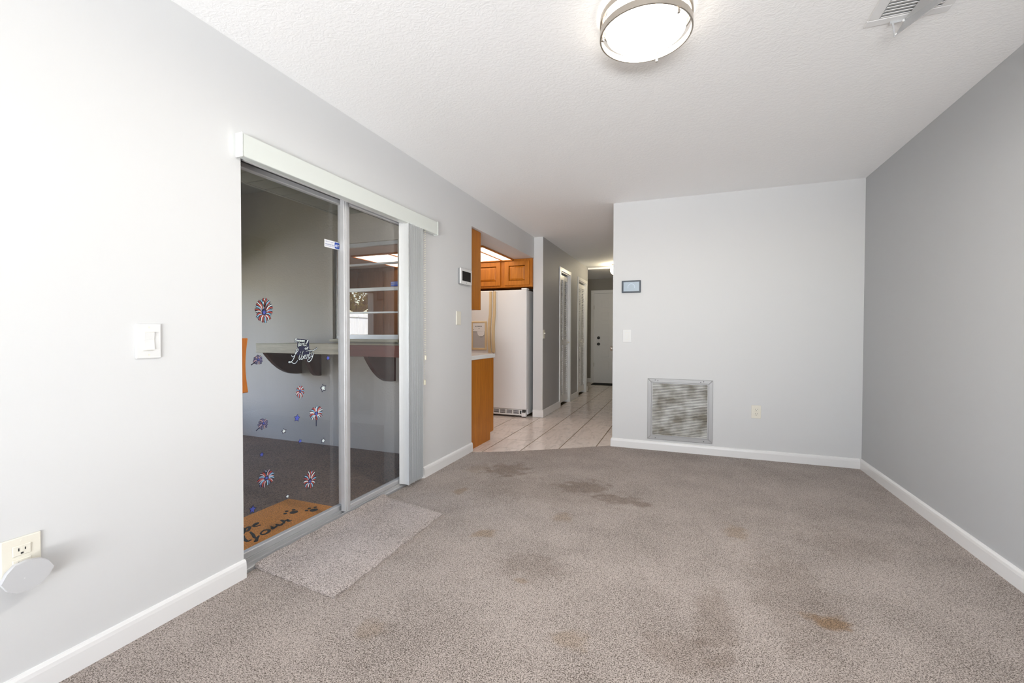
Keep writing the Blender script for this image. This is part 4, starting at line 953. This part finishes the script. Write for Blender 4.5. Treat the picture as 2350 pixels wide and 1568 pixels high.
# ------------------------------------------------------------------ louvered bifold closet doors
def casing(parent, y0, y1, z1, w=0.058, t=0.016):
    for (a, b2, c, d) in ((y0-w, y0, -0.008, z1+w), (y1, y1+w, -0.008, z1+w), (y0, y1, z1, z1+w)):
        bm = NB(); box(bm, HX-0.001, HX+t, a, b2, c, d, 0.004, 2); obj('casing', bm, 'trim_white', parent)
    for (a, b2, c, d) in ((y0, y0+0.014, -0.008, z1), (y1-0.014, y1, -0.008, z1), (y0+0.014, y1-0.014, z1-0.014, z1)):
        bm = NB(); box(bm, -0.012, HX, a, b2, c, d); obj('jamb', bm, 'trim_white', parent)
def louver_leaf(parent, pa, pb, z0, z1, n, knob=None):
    """leaf between plan points pa and pb"""
    pa, pb = Vector((*pa, 0)), Vector((*pb, 0)); u = (pb-pa); L = u.length; u.normalize(); nrm = Vector((u.y, -u.x, 0))
    lf = thing('leaf', None, None, (pa.x, pa.y, z0)); lf.parent = parent; lf.location = Vector((pa.x, pa.y, z0)) - wloc(parent)
    def lbox(bm, s0, s1, d0, d1, za, zb):
        vs_ = [bm.verts.new(pa+u*s+nrm*d+Vector((0, 0, z))) for z in (za, zb) for d in (d0, d1) for s in (s0, s1)]
        for f_ in [(0, 2, 3, 1), (4, 5, 7, 6), (0, 1, 5, 4), (2, 6, 7, 3), (0, 4, 6, 2), (1, 3, 7, 5)]: bm.faces.new([vs_[i] for i in f_])
    st = 0.042
    bm = NB()
    lbox(bm, 0, st, -0.014, 0.014, z0, z1); lbox(bm, L-st, L, -0.014, 0.014, z0, z1)
    zm = z0+(z1-z0)*0.47
    lbox(bm, st, L-st, -0.014, 0.014, z0, z0+0.11); lbox(bm, st, L-st, -0.014, 0.014, z1-0.075, z1); lbox(bm, st, L-st, -0.014, 0.014, zm-0.04, zm+0.04)
    bmesh.ops.recalc_face_normals(bm, faces=bm.faces[:]); obj('leaf_frame', bm, 'trim_white', lf)
    bm = NB()
    prof = [(-0.013, 0.012), (-0.010, 0.015), (0.013, -0.010), (0.010, -0.013)]
    a = [bm.verts.new(u*st+nrm*d+Vector((0, 0, z))) for d, z in prof]; b2 = [bm.verts.new(u*(L-st)+nrm*d+Vector((0, 0, z))) for d, z in prof]
    bm.faces.new(a); bm.faces.new(b2)
    for i in range(4): bm.faces.new((a[i], a[(i+1) % 4], b2[(i+1) % 4], b2[i]))
    bmesh.ops.recalc_face_normals(bm, faces=bm.faces[:])
    pr = None
    for (za, zb, cnt) in ((z0+0.11, zm-0.04, int(n*0.45)), (zm+0.04, z1-0.075, int(n*0.55))):
        for k in range(cnt):
            z = za+(zb-za)*(k+0.5)/cnt
            if pr is None: pr = obj('louver_slat', bm, 'trim_white', lf, origin=(0, 0, 0)); pr.location = Vector((pa.x, pa.y, z)) - wloc(lf)
            else:
                o = pr.copy(); C.objects.link(o); o.location = Vector((pa.x, pa.y, z)) - wloc(lf)
    if knob is not None:
        c = pa+u*(L*knob)+nrm*0.014+Vector((0, 0, zm))
        bm = NB(); tube(bm, [c, c+nrm*0.012, c+nrm*0.016, c+nrm*0.030, c+nrm*0.034], [0.007, 0.007, 0.015, 0.015, 0.008], 14); obj('knob', bm, 'plastic_ivory', lf, smooth=True)
    return lf
d2 = struct_empty('door_2', (HX, (C1[0]+C1[1])/2, 0), 'white louvered bifold closet door nearer the kitchen')
casing(d2, *C1, DZ)
louver_leaf(d2, (0.088, C1[0]+0.016), (0.092, C1[0]+0.301), 0.045, DZ-0.045, 58)
louver_leaf(d2, (0.092, C1[0]+0.307), (0.088, C1[1]-0.016), 0.045, DZ-0.045, 58, 0.82)
d3 = struct_empty('door_3', (HX, (C2[0]+C2[1])/2, 0), 'white louvered bifold closet door nearer the entry')
casing(d3, *C2, DZ)
louver_leaf(d3, (0.088, C2[0]+0.016), (0.092, C2[0]+0.336), 0.045, DZ-0.045, 58, 0.8)
louver_leaf(d3, (0.092, C2[0]+0.342), (0.088, C2[1]-0.016), 0.045, DZ-0.045, 58)

# ------------------------------------------------------------------ entry door
d4 = struct_empty('door_4', (0.42, FAR, 0), 'grey-white panelled entry door at the end of the hall')
for (a, b2, c, d) in ((-0.105, -0.03, -0.008, 2.145), (0.87, 0.945, -0.008, 2.145), (-0.03, 0.87, 2.072, 2.145)):
    bm = NB(); box(bm, a, b2, FAR-0.018, FAR+0.01, c, d, 0.004, 2); obj('casing', bm, 'trim_white', d4)
bm = NB(); box(bm, -0.10, 0.895, FAR+0.04, FAR+0.06, -0.05, 2.09); box(bm, -0.03, 0.87, FAR-0.004, FAR+0.04, -0.004, 2.068); leaf = obj('leaf', bm, 'trim_white', d4)
for cx0 in (0.14, 0.46):
    for k in range(6):
        z1 = 1.93-k*0.285
        bm = NB(); x0, x1, z0 = cx0, cx0+0.18, z1-0.19
        box(bm, x0, x1, FAR-0.012, FAR-0.004, z0, z1, 0.006, 2)
        obj('raised_panel', bm, 'trim_white', leaf)
for z, r in ((1.045, 0.030), (0.90, 0.032)):
    bm = NB(); tube(bm, [(0.075, FAR-0.004, z), (0.075, FAR-0.012, z), (0.075, FAR-0.016, z), (0.075, FAR-0.045, z), (0.075, FAR-0.060, z), (0.075, FAR-0.066, z)], [r*1.1, r*1.1, r*0.5, r*0.55, r*0.95, r*0.6], 18); obj('knob' if z < 1 else 'deadbolt', bm, 'dark_metal', leaf, smooth=True)
for z in (0.42, 1.75):
    bm = NB(); box(bm, -0.036, -0.026, FAR-0.022, FAR-0.003, z-0.045, z+0.045); obj('hinge', bm, 'nickel', d4)
bm = NB(); box(bm, -0.02, 0.86, 9.86, 10.22, -0.005, 0.006, 0.003, 1)
o = obj('entry_mat', bm, 'rubber_black', None, origin=(0.42, 10.04, -0.005)); tag(o, 'black doormat in front of the entry door', 'doormat')
# side door on the hidden face of the hall, only its knob shows past the wall edge
d5 = struct_empty('door_5', (XE, 5.25, 0), 'closed white door in the right hall wall')
bm = NB(); box(bm, XE-0.012, XE+0.0, 4.88, 5.66, 0.0, 2.05, 0.003, 1); lf5 = obj('leaf', bm, 'trim_white', d5)
bm = NB(); tube(bm, [(XE-0.012, 4.95, 0.973), (XE-0.018, 4.95, 0.973), (XE-0.024, 4.95, 0.973), (XE-0.050, 4.95, 0.973), (XE-0.060, 4.95, 0.973), (XE-0.082, 4.95, 0.973), (XE-0.090, 4.95, 0.973)], [0.030, 0.030, 0.012, 0.014, 0.026, 0.027, 0.016], 20); obj('knob', bm, 'nickel', lf5, smooth=True)
# hall globe light
t = thing('globe_light', 'small glowing globe light on the hall ceiling', 'ceiling light', (0.70, 8.42, H))
bm = NB(); lathe(bm, [(0, H), (0.06, H), (0.06, H-0.02), (0.04, H-0.035), (0, H-0.035)], 0.70, 8.42, 24); obj('canopy', bm, 'nickel', t)
bm = NB(); bmesh.ops.create_uvsphere(bm, u_segments=24, v_segments=16, radius=0.085, matrix=Matrix.Translation((0.70, 8.42, H-0.115))); obj('globe', bm, 'globe_glass', t, smooth=True)

# ------------------------------------------------------------------ outdoors
bm = NB(); box(bm, -45, 25, -45, 30, -0.4, -0.17)
struct('ground', bm, 'lawn', 'lawn outside the house')
t = thing('vinyl_fence', 'white vinyl privacy fence reflected in the kitchen window', 'fence', (-8.0, -4, -0.17))
bm = NB(); box(bm, -0.03, 0.03, -0.072, 0.072, 0.0, 1.85); pk = None
for k in range(84):
    y = -10.0+k*0.15
    if pk is None: pk = obj('board', bm, 'fence_vinyl', t, origin=(0, 0, 0)); pk.location = Vector((0, y+4, 0.0))
    else:
        o = pk.copy(); C.objects.link(o); o.location = Vector((0, y+4, 0.0))
bm = NB(); box(bm, -8.05, -7.95, -10.1, 2.7, 1.66, 1.78); obj('rail', bm, 'fence_vinyl', t)
bm = NB(); box(bm, -8.05, -7.95, -10.1, 2.7, -0.1, 0.02); obj('rail', bm, 'fence_vinyl', t)
t = thing('sky_block_fence', 'unseen tall board fence added behind the viewer to block low sky', 'fence', (2.0, -7.6, -0.17))  # unseen fence, added to hide the horizon sky from the rear glazing
bm = NB(); box(bm, -0.085, 0.085, -0.02, 0.02, 0.0, 2.2); pk = None
for k in range(56):
    x = -3.0+k*0.178
    if pk is None: pk = obj('board', bm, 'bark', t, origin=(0, 0, 0)); pk.location = Vector((x-2.0, 0, 0))
    else:
        o = pk.copy(); C.objects.link(o); o.location = Vector((x-2.0, 0, 0))
for z in (0.3, 1.7):
    bm = NB(); box(bm, -3.1, 6.9, -7.66, -7.62, z, z+0.09); obj('rail', bm, 'bark', t)
t = thing('tree', 'yellowish leafy tree beyond the white fence', 'tree', (-11.6, -8.6, -0.17))
bm = NB()
base = Vector((-11.6, -8.6, -0.17)); fork = base+Vector((0.1, 0.2, 2.3))
tube(bm, [base, base+Vector((0.05, 0.05, 1.2)), fork], [0.22, 0.17, 0.14], 10); obj('trunk', bm, 'bark', t)
rt = random.Random(3); tips = []
bm = NB()
for k in range(15):
    a = k*2.399; el = rt.uniform(0.05, 0.9); L = rt.uniform(1.6, 3.0)
    d = Vector((math.cos(a)*math.cos(el), math.sin(a)*math.cos(el), math.sin(el)))
    mid = fork+d*L*0.5+Vector((0, 0, 0.12)); tip = fork+d*L+Vector((0, 0, -0.1)); tips += [mid, tip, (mid+tip)/2]
    tube(bm, [fork-Vector((0, 0, 0.1)), mid, tip], [0.07, 0.045, 0.012], 6)
obj('branches', bm, 'bark', t)
bm = NB()
for tp in tips:
    for k in range(75):
        p = tp+Vector((rt.gauss(0, 0.38), rt.gauss(0, 0.38), rt.gauss(0, 0.26)))
        a = Vector((rt.gauss(0, 1), rt.gauss(0, 1), rt.gauss(0, 1))).normalized(); b2 = a.orthogonal().normalized(); s = rt.uniform(0.05, 0.10)
        bm.faces.new([bm.verts.new(p+a*s), bm.verts.new(p+b2*s*0.5), bm.verts.new(p-a*s), bm.verts.new(p-b2*s*0.5)])
o = obj('foliage', bm, 'leaf', t); o['kind'] = 'stuff'
